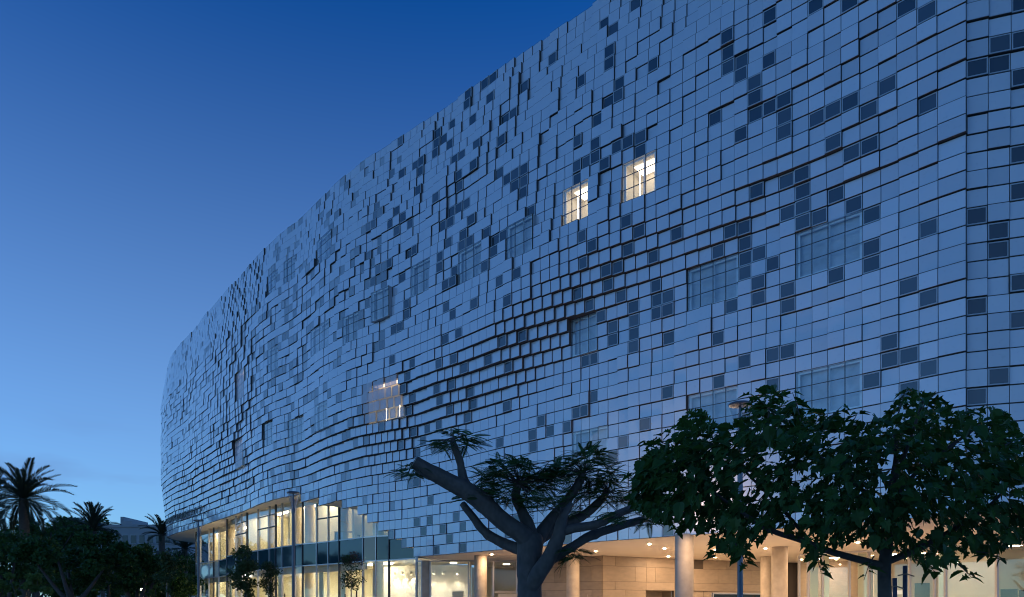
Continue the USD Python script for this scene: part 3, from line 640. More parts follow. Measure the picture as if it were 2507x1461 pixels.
# ------------------------------------------------------------------ lettering
def hebrew(text, h):
    """Hebrew square letters as strokes; returns the mesh and its width. Reads from right to left."""
    S = {'ב': [(0, 1, .7, 1), (.62, 1, .62, 0), (0, 0, .8, 0)], 'נ': [(.1, 1, .5, 1), (.45, 1, .45, 0), (0, 0, .5, 0)], 'י': [(.05, 1, .3, 1), (.25, 1, .25, .6)], 'ן': [(0, 1, .3, 1), (.22, 1, .22, -.3)], 'צ': [(0, 1, .6, .1), (.7, 1, .4, .4), (0, 0, .7, 0)],
         'ק': [(0, 1, .7, 1), (.65, 1, .5, .1), (.1, .6, .1, -.3)], 'פ': [(0, 1, .7, 1), (.65, 1, .65, 0), (0, 0, .65, 0), (.08, 1, .08, .5), (.08, .5, .35, .5)], 'ו': [(0, 1, .25, 1), (.2, 1, .2, 0)], 'ט': [(.05, 1, .05, 0), (.05, 0, .7, 0), (.7, 0, .7, 1), (.4, 1, .7, 1)], "'": [(.1, 1.1, .2, .8)],
         'א': [(0, 1, .7, 0), (.6, 1, .55, .45), (.15, .5, .05, 0)], 'ת': [(0, 1, .7, 1), (.65, 1, .65, 0), (.15, 1, .15, 0), (0, 0, .15, 0)], 'ס': [(0, 1, .7, 1), (.1, 1, .1, .3), (.1, .3, .4, 0), (.4, 0, .7, .4), (.7, .4, .65, 1)], 'ר': [(0, 1, .6, 1), (.55, 1, .55, 0)], ' ': [], '|': [(.1, 1.3, .1, -.4)]}
    w = {'י': .4, 'ן': .4, 'ו': .4, "'": .35, ' ': .45, '|': .4, 'נ': .65}
    out, x, t = [], 0.0, 0.085 * h * 1.6
    for ch in reversed(text):
        ms = []
        for x0, y0, x1, y1 in S.get(ch, []):
            p, q = np.array([x + x0 * h, y0 * h]), np.array([x + x1 * h, y1 * h]); d = q - p; L = np.linalg.norm(d); d /= L; nn = np.array([-d[1], d[0]]) * t / 2
            p, q = p - d * t / 2, q + d * t / 2
            r = [p - nn, q - nn, q + nn, p + nn]
            ms.append(hexa([(*c, 0) for c in r] + [(*c, .03) for c in r]))
        if ms: out.append(join(ms))
        x += (w.get(ch, .8) + .22) * h
    return out, x
sign = thing('building_sign', 'row of black raised letters along the lower edge of the panels at the far left', 'sign', tuple(np.r_[PB[[i for i in range(NC) if JX[i] < 460][0]], zrow(11)]))
lets = []
x = 0.0
for ch in 'CHECK POINT BUILDING':
    if ch == ' ': x += 0.30; continue
    m = meshkit.text_mesh(ch, 0.56, 0.05, True); b0, b1 = m.bounds[0][0], m.bounds[1][0]
    m.apply_translation((x - b0, 0, 0)); x += (b1 - b0) + 0.11; lets.append((m.vertices, m.faces))
x += .15
hb, hw = hebrew("|בנין צ'ק פוינט"[::1], 0.50)
hb, hw = hebrew("בניין צ'ק פוינט|", 0.50)
for v, f in hb: lets.append((v + np.array([x, 0, 0]), f))
total = x + hw
i409 = max(i for i in range(NC) if JX[i] > 409.5)
PL = np.array([PB[c] + NRM[c] * (max(Dout[min(c, NC - 1), 10:13].max(), Dout[max(c - 1, 0), 10:13].max()) + 0.10) for c in range(i409, -1, -1)])
LA = np.r_[0, np.cumsum(np.linalg.norm(np.diff(PL, axis=0), axis=1))]
want = np.interp(502, [JX[c] for c in range(i409, -1, -1)], LA)
sc = want / total
for v, f in lets:
    xs_ = 0.6 + v[:, 0] * sc
    px_, py_ = np.interp(xs_, LA, PL[:, 0]), np.interp(xs_, LA, PL[:, 1])
    j = np.clip(np.searchsorted(LA, xs_), 1, len(LA) - 1); t = PL[j] - PL[j - 1]; t /= np.linalg.norm(t, axis=1, keepdims=True)
    n = np.stack([t[:, 1], -t[:, 0]], 1)
    P = np.c_[np.stack([px_, py_], 1) + n * v[:, 2:3], zrow(11) + 0.10 + v[:, 1]]
    part('letter', (P, f), M['letter'], sign)
ws = thing('wall_sign', 'pale metal lettering with an arrow on the beige stone wall behind a column', 'sign', tuple(np.r_[stone_plan(1380), 2.0]))
for txt, x0, dx in (("ספר ותקנו", 1362, 0), ("בית הנוער", 1414, 0)):
    hb, hw = hebrew(txt, 0.10)
    a, b = stone_plan(x0), stone_plan(x0 + 30); u, n = stone_n(a, b)
    o = a + n * 0.036
    for v, f in hb:
        P = np.c_[o + v[:, :1] * u + v[:, 2:3] * n * .3, 2.28 + v[:, 1]]
        part('letter', (P, f), M['letter_light'], ws)
a = stone_plan(1344); u, n = stone_n(a, stone_plan(1360)); o = a + n * 0.036
def stroke(p, q, t):
    p, q = np.array(p, float), np.array(q, float); d = (q - p) / np.linalg.norm(q - p); nn = np.array([-d[1], d[0]]) * t / 2
    r = [p - nn, q - nn, q + nn, p + nn]; v, f = hexa([(*c, 0) for c in r] + [(*c, .01) for c in r])
    return np.c_[o + v[:, :1] * u + v[:, 2:3] * n, 2.05 + v[:, 1]], f
part('arrow', join([stroke((0, 0), (.14, .26), .035), stroke((0, 0), (.24, .02), .035), stroke((0, 0), (-.02, -.2), .035)]), M['letter_light'], ws)

pp = plan(1121, 21.0)
pl = thing('display_plinth', 'beige box plinth standing in the white lit room behind the lobby glass', 'plinth', (pp[0], pp[1], .135))
part('body', box(pp[0] - .34, pp[0] + .34, pp[1] - .3, pp[1] + .3, .135, EYE + (YH - 1449) / F * pp[1]), M['cream2'], pl)
part('cap', box(pp[0] - .36, pp[0] + .36, pp[1] - .32, pp[1] + .32, EYE + (YH - 1449) / F * pp[1], EYE + (YH - 1446.5) / F * pp[1]), M['white_wall'], pl)
# ------------------------------------------------------------------ chair and desk seen through the upper glass
def zu(px, py, z): p = W(px, py, z); return p
zc = F * T / 20.3 + 2.0
cp = W(875, 1310, zc); cp[2] = ZU
ch = thing('office_chair', 'pale green shell chair standing at a desk behind the first floor glass', 'chair', cp)
seat = trimesh.creation.box((.46, .44, .05)); bk_ = trimesh.creation.box((.46, .05, .48))
def at(m, *t): m = m.copy(); m.apply_translation(t); return m.vertices, m.faces
part('seat', at(seat, cp[0], cp[1], ZU + .46), M['chair'], ch)
part('backrest', at(bk_, cp[0] + .02, cp[1] + .2, ZU + .72), M['chair'], ch)
for sx in (-.18, .18):
    for sy in (-.17, .17):
        part('leg', tube([(cp[0] + sx, cp[1] + sy, ZU + .05), (cp[0] + sx * .9, cp[1] + sy * .9, ZU + .44)], .014, 6), M['metal_dark'], ch)
dp = W(852, 1310, zc + .5); dp[2] = ZU
dk = thing('desk', 'beige desk along the wall behind the pale green chair', 'desk', dp)
part('desk_top', box(dp[0] - .9, dp[0] + .8, dp[1] - .35, dp[1] + .35, ZU + .72, ZU + .76), M['desk'], dk)
part('drawer_unit', box(dp[0] - .75, dp[0] - .3, dp[1] - .3, dp[1] + .3, ZU + .05, ZU + .70), M['blind'], dk)
for sx in (-.85, .75):
    part('leg', box(dp[0] + sx - .02, dp[0] + sx + .02, dp[1] - .3, dp[1] + .3, ZU + .05, ZU + .72), M['desk'], dk)

# ------------------------------------------------------------------ street lamps
def street_lamp(px, top, z, label):
    p = W(px, top, z); x, y, h = p
    L = thing('street_lamp', label, 'street lamp', (x, y, 0.12), 'street lamps along the building')
    part('pole', lathe([(0.11, .12), (0.11, 1.1), (0.068, 1.15), (0.062, h - .95), (0.062, h - .93)], x, y, 16), M['pole'], L, smooth=40)
    part('collar', lathe([(.062, h - .95), (.075, h - .93), (.075, h - .74), (.05, h - .70), (.035, h - .52), (.03, h - .1)], x, y, 16), M['pole'], L, smooth=40)
    part('lamp_bowl', lathe([(.085, h - .72), (.10, h - .60), (.15, h - .42), (.22, h - .22), (.26, h - .08), (.262, h - .06)], x, y, 28), M['lamp_glass'], L, smooth=True)
    part('lamp_cap', lathe([(0.03, h - .10), (.20, h - .085), (.265, h - .07), (.275, h - .05), (.25, h - .02), (.12, h), (0.0, h + .005)], x, y, 28), M['pole'], L, smooth=40)
    for a in (0.4, 2.5, 4.6):
        part('arm', tube([(x + r * math.cos(a), y + r * math.sin(a), zz) for r, zz in ((.07, h - .75), (.11, h - .58), (.17, h - .38), (.24, h - .12))], .008, 6), M['metal_light'], L)
    return L
street_lamp(486, 1272, 39.5, 'farthest street lamp, beside the glazed left corner of the building')
street_lamp(718, 1203, 30.6, 'street lamp in front of the stepped edge of the panels')
street_lamp(1812, 985, 17.0, 'nearest street lamp, half hidden by the leafy right tree')

# ------------------------------------------------------------------ trees
def limb(pts, sides=12, n=6):
    q = smooth_path(pts, n); return tube(q[:, :3], q[:, 3], sides)
def limb_px(pts, z, sides=12, n=5):
    """(pixel x, pixel y, radius in pixels, metres behind z)"""
    rows = []
    for px, py, r, dz in pts:
        rows.append((*W(px, py, z + dz), r / F * z))
    return limb(rows, sides, n)

def frond_mesh(L, pairs, pin, droop):
    """A feathery compound leaf along +x, drooping along -z."""
    ms = []
    t = np.linspace(0, 1, 7); ax = np.c_[t * L, 0 * t, -droop * L * t ** 2]
    ms.append(tube(ax, np.linspace(.006, .002, 7), 3, False))
    for i in range(pairs):
        s = 0.14 + 0.86 * i / (pairs - 1)
        p = np.array([s * L, 0, -droop * L * s * s]); l = pin * math.sin(math.pi * min(1, .18 + .80 * s)) ** .6
        for sg in (-1, 1):
            d = np.array([.42, sg * .9, -.12]); d /= np.linalg.norm(d); wv = np.array([.9, -sg * .42, 0]); w = .021
            v = np.array([p, p + d * l * .35 + wv * w * .5, p + d * l, p + d * l * .35 - wv * w * .5])
            ms.append((v, np.array([[0, 1, 2, 3]])))
    return join(ms)

def orient(v, origin, d, up):
    d = d / np.linalg.norm(d); y = np.cross(up, d); y /= np.linalg.norm(y) + 1e-9; z = np.cross(d, y)
    return origin + v @ np.stack([d, y, z])

# the pollarded tree with thick limbs in front of the entrance
ZP = 14.0
base = W(1297, 1600, ZP); base[2] = .12
pt = thing('poinciana_tree', 'pollarded tree with thick bare limbs and feathery leaves in front of the entrance', 'tree', base)
TR = {'trunk': [[(1297, 1672, 42, 0), (1297, 1560, 34, 0), (1297, 1470, 31, 0), (1295, 1400, 29, 0), (1297, 1350, 31, 0), (1300, 1322, 30, 0), (1302, 1305, 22, 0)]],
      'limb': [[(1298, 1335, 25, 0), (1278, 1308, 23, -.1), (1232, 1276, 22, -.2), (1165, 1216, 22.5, -.35), (1095, 1176, 20, -.45), (1045, 1150, 17.5, -.5), (1014, 1131, 15.5, -.55)],
               [(1150, 1206, 14, -.35), (1134, 1170, 11, -.3), (1126, 1130, 9, -.3), (1112, 1092, 8, -.3), (1108, 1076, 6, -.3)],
               [(1290, 1350, 18, .1), (1268, 1343, 15, .25), (1228, 1327, 13, .4), (1186, 1301, 12, .5), (1155, 1262, 10, .6), (1132, 1232, 8, .7)],
               [(1302, 1325, 22, .1), (1290, 1280, 16, .1), (1272, 1240, 13, .1), (1262, 1212, 11, .05), (1272, 1186, 8, 0)],
               [(1312, 1325, 20, .2), (1348, 1272, 14, .4), (1385, 1230, 12, .5), (1416, 1184, 11, .6), (1428, 1158, 9, .6)],
               [(1300, 1440, 18, -.1), (1318, 1405, 20, -.25), (1346, 1362, 18, -.35), (1368, 1312, 16, -.45), (1374, 1280, 13, -.5), (1384, 1255, 9, -.5), (1400, 1232, 6, -.5)],
               [(1374, 1300, 13, -.45), (1410, 1292, 11, -.5), (1460, 1283, 10, -.6), (1515, 1257, 9, -.7), (1562, 1238, 8, -.8)],
               [(1345, 1372, 14, -.2), (1398, 1340, 11, -.1), (1450, 1310, 11, 0), (1520, 1287, 10, .1), (1578, 1270, 8, .2)],
               [(1318, 1318, 17, .3), (1380, 1284, 14, .6), (1430, 1260, 12, .8), (1470, 1225, 10, .9), (1488, 1200, 7, 1.0)]]}
for nm, ls in TR.items():
    for l in ls:
        v, f = limb_px(l, ZP, 22, 12)
        dsp = (meshkit.fbm(v * 6.0, 3, 5) - .5)[:, None] * .06 + (meshkit.fbm(v * np.array([30., 30., 16.]), 2, 8) - .5)[:, None] * .016
        c = v - v.mean(0)
        part(nm, (v + dsp * c / (np.linalg.norm(c, axis=1, keepdims=True) + 1e-6), f), M['bark'], pt, smooth=True)
e0, e1 = W(1014, 1131, ZP - .55), W(1045, 1150, ZP - .5); dd = (e0 - e1) / np.linalg.norm(e0 - e1)
part('cut_face', tube([e0 - dd * .01, e0 + dd * .012], [16.5 / F * ZP, 15 / F * ZP], 14), M['cut_wood'], pt)
clusters = [(1085, 1085, -.3, 34, 14, 16, .34), (1130, 1078, -.3, 36, 18, 18, .34), (1108, 1058, -.3, 26, 10, 8, .28), (1000, 1152, -.5, 34, 20, 16, .28),
            (1200, 1185, .0, 40, 30, 34, .42), (1250, 1150, .1, 60, 26, 60, .44), (1300, 1180, .2, 56, 30, 60, .44), (1340, 1160, .3, 40, 26, 34, .42), (1262, 1215, .0, 66, 16, 30, .40),
            (1395, 1150, .6, 50, 26, 44, .44), (1440, 1120, .6, 44, 22, 34, .40), (1480, 1165, .8, 44, 26, 40, .44), (1505, 1215, .9, 38, 24, 36, .42), (1435, 1200, .8, 60, 30, 44, .42), (1400, 1245, .7, 46, 18, 18, .38),
            (1585, 1272, .2, 24, 10, 14, .30), (1400, 1355, -.2, 34, 16, 16, .32), (1350, 1228, -.4, 40, 20, 16, .38), (1140, 1215, -.4, 16, 14, 4, .24), (1520, 1265, -.6, 50, 14, 16, .34)]
FR = []
tips = [W(px, py, ZP + dz) for px, py, dz in ((1108, 1078, -.3), (1012, 1132, -.5), (1272, 1188, 0), (1428, 1160, .6), (1488, 1202, .9), (1378, 1260, -.5), (1560, 1240, -.8), (1578, 1270, .2), (1400, 1338, -.1), (1150, 1206, -.35))]
for px, py, dz, sx, sy, n, L in clusters:
    for i in range(int(n * 2.0)):
        o = W(px + rng.uniform(-1, 1) * sx * .75, py + rng.uniform(-1, 1) * sy * .75, ZP + dz + rng.normal() * .28)
        tip = min(tips, key=lambda t: np.linalg.norm(t - o))
        out = o - tip; out[2] *= .4; out /= np.linalg.norm(out) + 1e-6
        az = rng.random() * 2 * math.pi; el = rng.uniform(-.22, .30)
        d = np.array([math.cos(az) * math.cos(el), math.sin(az) * math.cos(el), math.sin(el)]) + out * np.array([.9, .9, .3])
        v, f = frond_mesh(L * rng.uniform(.75, 1.3), 17, .085, rng.uniform(.15, .5))
        up = np.array([0, -.25, 1.0]) + rng.normal(size=3) * .25
        FR.append((L, orient(v, o, d, up), f))
        if i % 5 == 0: part('twig', tube([tip, (tip + o) / 2 + np.array([0, 0, .03]), o], [.012, .008, .004], 4), M['bark'], pt)

FR = [FR[i] for i in rng.permutation(len(FR))]
for _, v, f in FR[:300]: part('frond', (v, f), M['poinciana'], pt)
part('foliage', join([(v, f) for _, v, f in FR[300:]]), M['poinciana'], pt, kind='stuff')

# the leafy tree at the right
ZM = 8.5
base = W(2166, 1600, ZM); base[2] = .12
mt = thing('mulberry_tree', 'young broad leafy tree with big lobed leaves at the right', 'tree', base)
for nm, l in (('trunk', [(2166, 1800, 22, 0), (2165, 1560, 17, 0), (2166, 1461, 16, 0), (2165, 1395, 15, 0), (2168, 1360, 14, 0), (2176, 1320, 11, 0), (2184, 1280, 9, 0), (2182, 1200, 8, 0), (2194, 1120, 6, 0), (2190, 1050, 4, 0)]),
              ('branch', [(2160, 1385, 10, 0), (2120, 1374, 9, -.05), (2040, 1352, 8, -.1), (1960, 1322, 7, -.2), (1885, 1297, 6, -.3), (1810, 1250, 4, -.4), (1740, 1200, 3, -.5)]),
              ('branch', [(2172, 1375, 9, 0), (2250, 1342, 8, .1), (2340, 1292, 6, .2), (2430, 1230, 4, .3), (2490, 1160, 3, .3)]),
              ('branch', [(2180, 1260, 7, 0), (2100, 1190, 5, .3), (2010, 1120, 4, .5), (1930, 1040, 3, .6), (1880, 985, 2, .6)]),
              ('branch', [(2182, 1230, 6, 0), (2250, 1150, 5, -.2), (2330, 1090, 4, -.4), (2400, 1040, 3, -.5)]),
              ('branch', [(2000, 1345, 5, -.1), (1900, 1230, 4, .3), (1800, 1130, 3, .6), (1705, 1030, 2, .8)]),
              ('branch', [(2182, 1200, 6, 0), (2220, 1100, 4, -.5), (2250, 1010, 3, -.8), (2262, 975, 2, -.9)])):
    part(nm, limb_px(l, ZM, 10, 5), M['bark_dark'], mt, smooth=True)
def leaf_shape(kind):
    if kind == 0:   # three to five lobes
        h = [(0, 0), (.10, .20), (.30, .16), (.36, .34), (.24, .40), (.34, .58), (.17, .60), (.16, .74), (0, 1)]
    elif kind == 1: # toothed heart
        h = [(0, 0), (.18, .02), (.33, .20), (.30, .36), (.34, .42), (.25, .58), (.27, .64), (.14, .80), (0, 1)]
    else:           # deep lobes
        h = [(0, 0), (.06, .16), (.34, .10), (.28, .26), (.10, .34), (.40, .48), (.18, .54), (.12, .70), (0, 1)]
    h = np.array(h); r = np.c_[h[:, 0], h[:, 1]]; l = np.c_[-h[1:-1, 0], h[1:-1, 1]]
    def v3(q): return np.c_[q[:, 1], q[:, 0], -.22 * q[:, 1] ** 2 + .34 * np.abs(q[:, 0])]
    mid_ = np.array([[0, .45]])
    v = np.vstack([v3(r), v3(l), v3(mid_)]); nr, nl = len(r), len(l); m_ = nr + nl
    f = [[i, i + 1, m_] for i in range(nr - 1)] + [[nr + i + 1, nr + i, m_] for i in range(nl - 1)] + [[nr, 0, m_], [nr - 1, nr + nl - 1, m_]]
    return v, np.array(f)
LS = [leaf_shape(i) for i in range(3)]
top_y = ([1545, 1560, 1600, 1640, 1700, 1750, 1790, 1830, 1870, 1920, 1960, 2010, 2060, 2120, 2170, 2210, 2250, 2300, 2350, 2420, 2460, 2507, 2600, 2700], [1215, 1150, 1070, 1060, 1005, 1040, 1050, 985, 950, 965, 1010, 1010, 1030, 1045, 1020, 975, 958, 985, 1015, 1005, 1020, 1075, 1090, 1150])
bot_y = ([1545, 1600, 1650, 1700, 1740, 1800, 1840, 1900, 1950, 1990, 2030, 2080, 2130, 2180, 2230, 2280, 2330, 2380, 2440, 2507, 2600, 2700], [1232, 1268, 1280, 1290, 1326, 1356, 1335, 1290, 1312, 1368, 1345, 1318, 1335, 1345, 1362, 1388, 1375, 1345, 1352, 1320, 1325, 1290])
leaves = []
ctr = W(2150, 1200, ZM)
twigs = []
while len(leaves) < 6600:
    px = rng.uniform(1548, 2700); ty, by = np.interp(px, *top_y), np.interp(px, *bot_y)
    py = rng.uniform(ty - 8, by + 5)
    q = (py - ty) / (by - ty)
    if rng.random() > 0.55 + 0.5 * math.sin(math.pi * np.clip(q, 0, 1)): continue
    cl = meshkit.noise(np.array([px / 70, py / 45, 3.3]), 9)
    if cl < 0.32 and rng.random() < .75: continue
    e = min(1.0, (px - 1500) / 350)
    z = ZM + rng.normal() * .75 * (.4 + .6 * e); z = float(np.clip(z, 6.6, 10.6))
    o = W(px, py, z)
    out = o - ctr; out[2] *= .3; out /= np.linalg.norm(out) + 1e-6
    droop = 0.15 + 0.9 * q
    d = out * (1.0 - .3 * q) + rng.normal(size=3) * .45 + np.array([0, 0, -droop])
    up = np.array([0, 0, 1.0]) * (1 - .5 * q) + rng.normal(size=3) * .5 - np.array([0, .35, 0]) * q
    L = .128 * rng.uniform(.5, 1.5)
    v, f = LS[int(rng.choice([0, 0, 1, 2, 2]))]
    leaves.append((L / z, orient(v * L * np.array([1, 1.0, 1]), o - d / np.linalg.norm(d) * L * .5, d, up), f, px))
def spray(px, py, dz, dx, dy, n):
    """A leafy shoot that stands out of the crown."""
    o0, o1 = W(px, py, ZM + dz), W(px + dx, py + dy, ZM + dz + rng.uniform(-.3, .3))
    part('shoot', tube([o0, (o0 + o1) / 2 + np.array([0, 0, .03]), o1], [.009, .006, .003], 5), M['bark_dark'], mt)
    for i in range(n):
        t = rng.uniform(.25, 1.05); o = o0 + (o1 - o0) * t; sd = rng.choice([-1, 1])
        d = np.array([sd * rng.uniform(.5, 1.1) + np.sign(dx) * .35, rng.normal() * .5, rng.uniform(-.55, .1)]); L = rng.uniform(.10, .21)
        v, f = LS[int(rng.choice([0, 0, 2, 2, 1]))]
        leaves.append((L / o[1], orient(v * L, o, d, np.array([0, -.25, 1.0]) + rng.normal(size=3) * .3), f, px))
for q in ((1640, 1090, .3, -60, -10, 9), (1600, 1150, .2, -50, 10, 9), (1590, 1205, 0, -45, 20, 9), (1720, 1060, .4, -12, -62, 10), (1900, 1020, -.5, -60, -55, 12), (1880, 1030, -.6, 10, -80, 12), (1960, 1030, -.6, -20, -70, 10), (2010, 1060, -.4, 50, -65, 9), (2080, 1060, 0, 20, -50, 8), (2200, 1010, -.4, 20, -60, 12), (2250, 1010, -.5, 45, -50, 12), (2330, 1030, -.5, 60, -30, 10), (2420, 1050, -.3, 40, -45, 10), (2460, 1090, -.2, 60, -20, 9), (1760, 1310, -.2, -10, 60, 9), (1800, 1330, -.3, 30, 60, 8), (1990, 1340, -.3, 20, 60, 9), (2140, 1360, -.4, -25, 60, 6), (2240, 1370, -.3, 50, 30, 7), (2330, 1370, -.2, 50, 45, 7), (2390, 1350, -.2, 60, 20, 6), (1700, 1280, -.2, -50, 15, 8)):
    spray(*q)
vis = sorted([l for l in leaves if l[3] < 2500], key=lambda t: -t[0])
for _, v, f, _ in vis[:300]:
    part('leaf', (v, f), M['mulberry2'] if rng.random() < .3 else M['mulberry'], mt)
big = set(id(l) for l in vis[:300]); rest = [l for l in leaves if id(l) not in big]
part('foliage', join([(v, f) for _, v, f, _ in rest[::5]]), M['mulberry2'], mt, kind='stuff')
part('foliage', join([(v, f) for i, (_, v, f, _) in enumerate(rest) if i % 5]), M['mulberry'], mt, kind='stuff')
for px, lean, lab in ((2190, 6, 'left of the two blue support stakes beside the trunk of the right tree'), (2216, -2, 'right of the two blue support stakes beside the trunk of the right tree')):
    a, b = W(px + lean, 1780, ZM + .3), W(px, 1415 if lean > 0 else 1385, ZM + .3); a[2] = .12
    s = thing('tree_stake', lab, 'stake', a)
    part('post', tube([a, (a + b) / 2, b], [.030, .029, .027], 8), M['stake'], s)
    part('tie', tube([b + np.array([-.10, -.02, -.12]), b + np.array([0, -.034, -.10]), b + np.array([.10, -.02, -.13])], .008, 6), M['bark_pale'], s)

def leaf_cloud(centres, n, size, seed, flat=.6):
    """Leaf-sized faces through a crown of overlapping clumps (x, y, z, radius)."""
    r = np.random.default_rng(seed); C = np.array(centres, float); wts = C[:, 3] ** 2; wts /= wts.sum()
    i = r.choice(len(C), n, p=wts); d = r.normal(size=(n, 3)); d /= np.linalg.norm(d, axis=1, keepdims=True)
    rad = C[i, 3:] * (r.random((n, 1)) ** .45); P = C[i, :3] + d * rad * np.array([1, 1, .75])
    a = r.normal(size=(n, 3)) + d * .8 + np.array([0, 0, -.25]); a /= np.linalg.norm(a, axis=1, keepdims=True)
    up = r.normal(size=(n, 3)) * .6 + np.array([0, 0, 1.0]); b = np.cross(up, a); b /= np.linalg.norm(b, axis=1, keepdims=True) + 1e-9
    s = (size * r.uniform(.6, 1.4, (n, 1)))
    v = np.stack([P - a * s * .5, P + b * s * .26, P + a * s * .5, P - b * s * .26], 1).reshape(-1, 3)
    f = np.arange(n * 4).reshape(n, 4)
    return v, np.vstack([f[:, [0, 1, 2]], f[:, [0, 2, 3]]])

# saplings by the glass
def sapling(name, px, top, bottom, z, halfw, n, mat, label, size=.10, bark='bark_pale', seed=1, lean=0, extra=None):
    b, t = W(px, bottom, z), W(px + lean, top, z); g0 = b.copy(); g0[2] = .12
    S = thing(name, label, 'young tree', g0)
    part('trunk', limb([(*g0, .045), (*(g0 * .5 + b * .5), .04), (*b, .03), (*(b * .5 + t * .5), .02), (*t, .008)], 7), M[bark], S, smooth=True)
    r = np.random.default_rng(seed); C = []
    for i in range(16):
        q = r.random(); o = b + (t - b) * q; w = halfw / F * z * math.sin(math.pi * min(.95, .18 + .8 * (1 - q))) ** .8
        a = r.random() * 6.283
        C.append((o[0] + math.cos(a) * w * .8 * r.random(), o[1] + math.sin(a) * w * .8 * r.random(), o[2], w * .5 + .06))
        e = np.array(C[-1][:3]); 
        part('twig', tube([o - (t - b) * .06, (o + e) / 2, e], [.010, .007, .003], 4), M[bark], S)
    part('crown', leaf_cloud(C, n, size, seed), mat, S, kind='stuff')
    if extra: part('crown', leaf_cloud([(*(t + np.array([dx, 0, dz])), rr) for dx, dz, rr in extra], 500, size * .8, seed + 5), M['sapling_red'], S, kind='stuff', label='pinkish flower heads')
sapling('sapling', 603, 1342, 1470, 35, 42, 2600, M['sapling'], 'slender green young tree against the lit glass, left of its neighbour', .16, seed=2)
sapling('sapling', 665, 1372, 1470, 36, 30, 2200, M['sapling'], 'bushy green young tree against the lit glass, right of its neighbour', .11, 'bark_pale', 3)
sapling('sapling', 860, 1362, 1475, 33, 30, 1300, M['sapling'], 'sparse young tree with pinkish flower heads in front of the glass', .10, 'bark_pale', 4, 0, [(0.1, .05, .28), (-.3, -.15, .26), (.45, -.25, .25), (0.0, -.2, .3)])
sapling('sapling', 408, 1358, 1448, 33, 30, 1500, M['sapling'], 'young tree with a pale thin trunk left of the building corner', .15, 'bark_pale', 6)
# planting stakes by the saplings
for px, py, z, lab in ((601, 1455, 34.6, 'thin post beside the slender green young tree'), (697, 1453, 35.5, 'thin post right of the bushy young tree'), (873, 1445, 32.6, 'taller thin post beside the pinkish young tree'), (845, 1454, 32.6, 'shorter thin post beside the pinkish young tree')):
    a = W(px, py, z); tag(stage.GetPrimAtPath(part('planting_post', tube([(a[0], a[1], .1), (a[0], a[1], a[2] - .1), tuple(a)], [.03, .03, .026], 8), M['bark_dark'], '/World')), lab, 'post')

# palms
def palm(px, cy, z, r_px, n, label, seed, up=0.2, spread=1.0):
    r = np.random.default_rng(seed); c = W(px, cy, z); g0 = c.copy(); g0[2] = -.02
    S = thing('palm_tree', label, 'palm tree', g0)
    part('trunk', limb([(*g0, .42), (g0[0] + .1, g0[1], c[2] * .5, .34), (c[0], c[1], c[2] - .5, .36), (*c, .25)], 12), M['bark_palm'], S, smooth=True)
    dead = []
    R = r_px / F * z
    for i in range(n):
        az = i * 2.39996 + r.normal() * .15; q = (i + .5) / n
        el = 1.35 - 2.0 * q ** 1.1 * spread + up * .3
        L = R * r.uniform(.85, 1.12) * (0.8 + .3 * math.sin(math.pi * min(1, q + .1)))
        steps = 16; p = c.copy(); pts = [p.copy()]; e = el; bend = r.uniform(.028, .055) + .014 * q
        for s in range(steps):
            e -= bend * (1 + .6 * s / steps)
            p = p + L / steps * np.array([math.cos(az) * math.cos(e), math.sin(az) * math.cos(e), math.sin(e)]); pts.append(p.copy())
        pts = np.array(pts); ms = [tube(pts, np.linspace(.035, .008, len(pts)), 4, False)]
        side = np.array([-math.sin(az), math.cos(az), 0])
        for s in range(4, 46):
            t = s / 46 * steps; j = min(int(t), steps - 1); o = pts[j] + (pts[j + 1] - pts[j]) * (t - j); tg = pts[j + 1] - pts[j]; tg /= np.linalg.norm(tg); nrm = np.cross(side, tg)
            ll = L * .15 * math.sin(math.pi * (.12 + .84 * s / 46)) ** .5 + .05
            for sg in (-1, 1):
                d = tg * .75 + side * sg * .65 + nrm * (-.30) + r.normal(size=3) * .08; d /= np.linalg.norm(d); wv = np.cross(d, nrm); wv /= np.linalg.norm(wv) + 1e-9
                v = np.array([o, o + d * ll * .4 + wv * .045, o + d * ll, o + d * ll * .4 - wv * .045]); ms.append((v, np.array([[0, 1, 2, 3]])))
        part('frond', join(ms), M['palm'], S)
palm(58, 1222, 58, 116, 44, 'tall date palm with a full drooping crown at the far left', 21)
palm(-30, 1245, 62, 125, 36, 'date palm cut by the left edge of the picture', 22)
palm(228, 1300, 78, 78, 30, 'shorter palm with upright fronds in front of the far white building', 23, up=1.2, spread=.75)
palm(396, 1310, 90, 55, 26, 'palm half hidden behind the left end of the building', 24, up=.8, spread=.8)
palm(452, 1345, 96, 60, 26, 'dark palm under the overhang at the left end of the building', 25, up=.5, spread=.9)
palm(150, 1318, 121, 60, 26, 'far palm crown low behind the tall date palm', 28)
palm(85, 1312, 128, 60, 26, 'farthest palm crown behind the trees at the left edge', 29)
palm(-330, 1225, 75, 105, 34, 'date palm beyond the left edge of the picture', 26)
palm(-560, 1235, 85, 95, 34, 'second date palm beyond the left edge of the picture', 27)

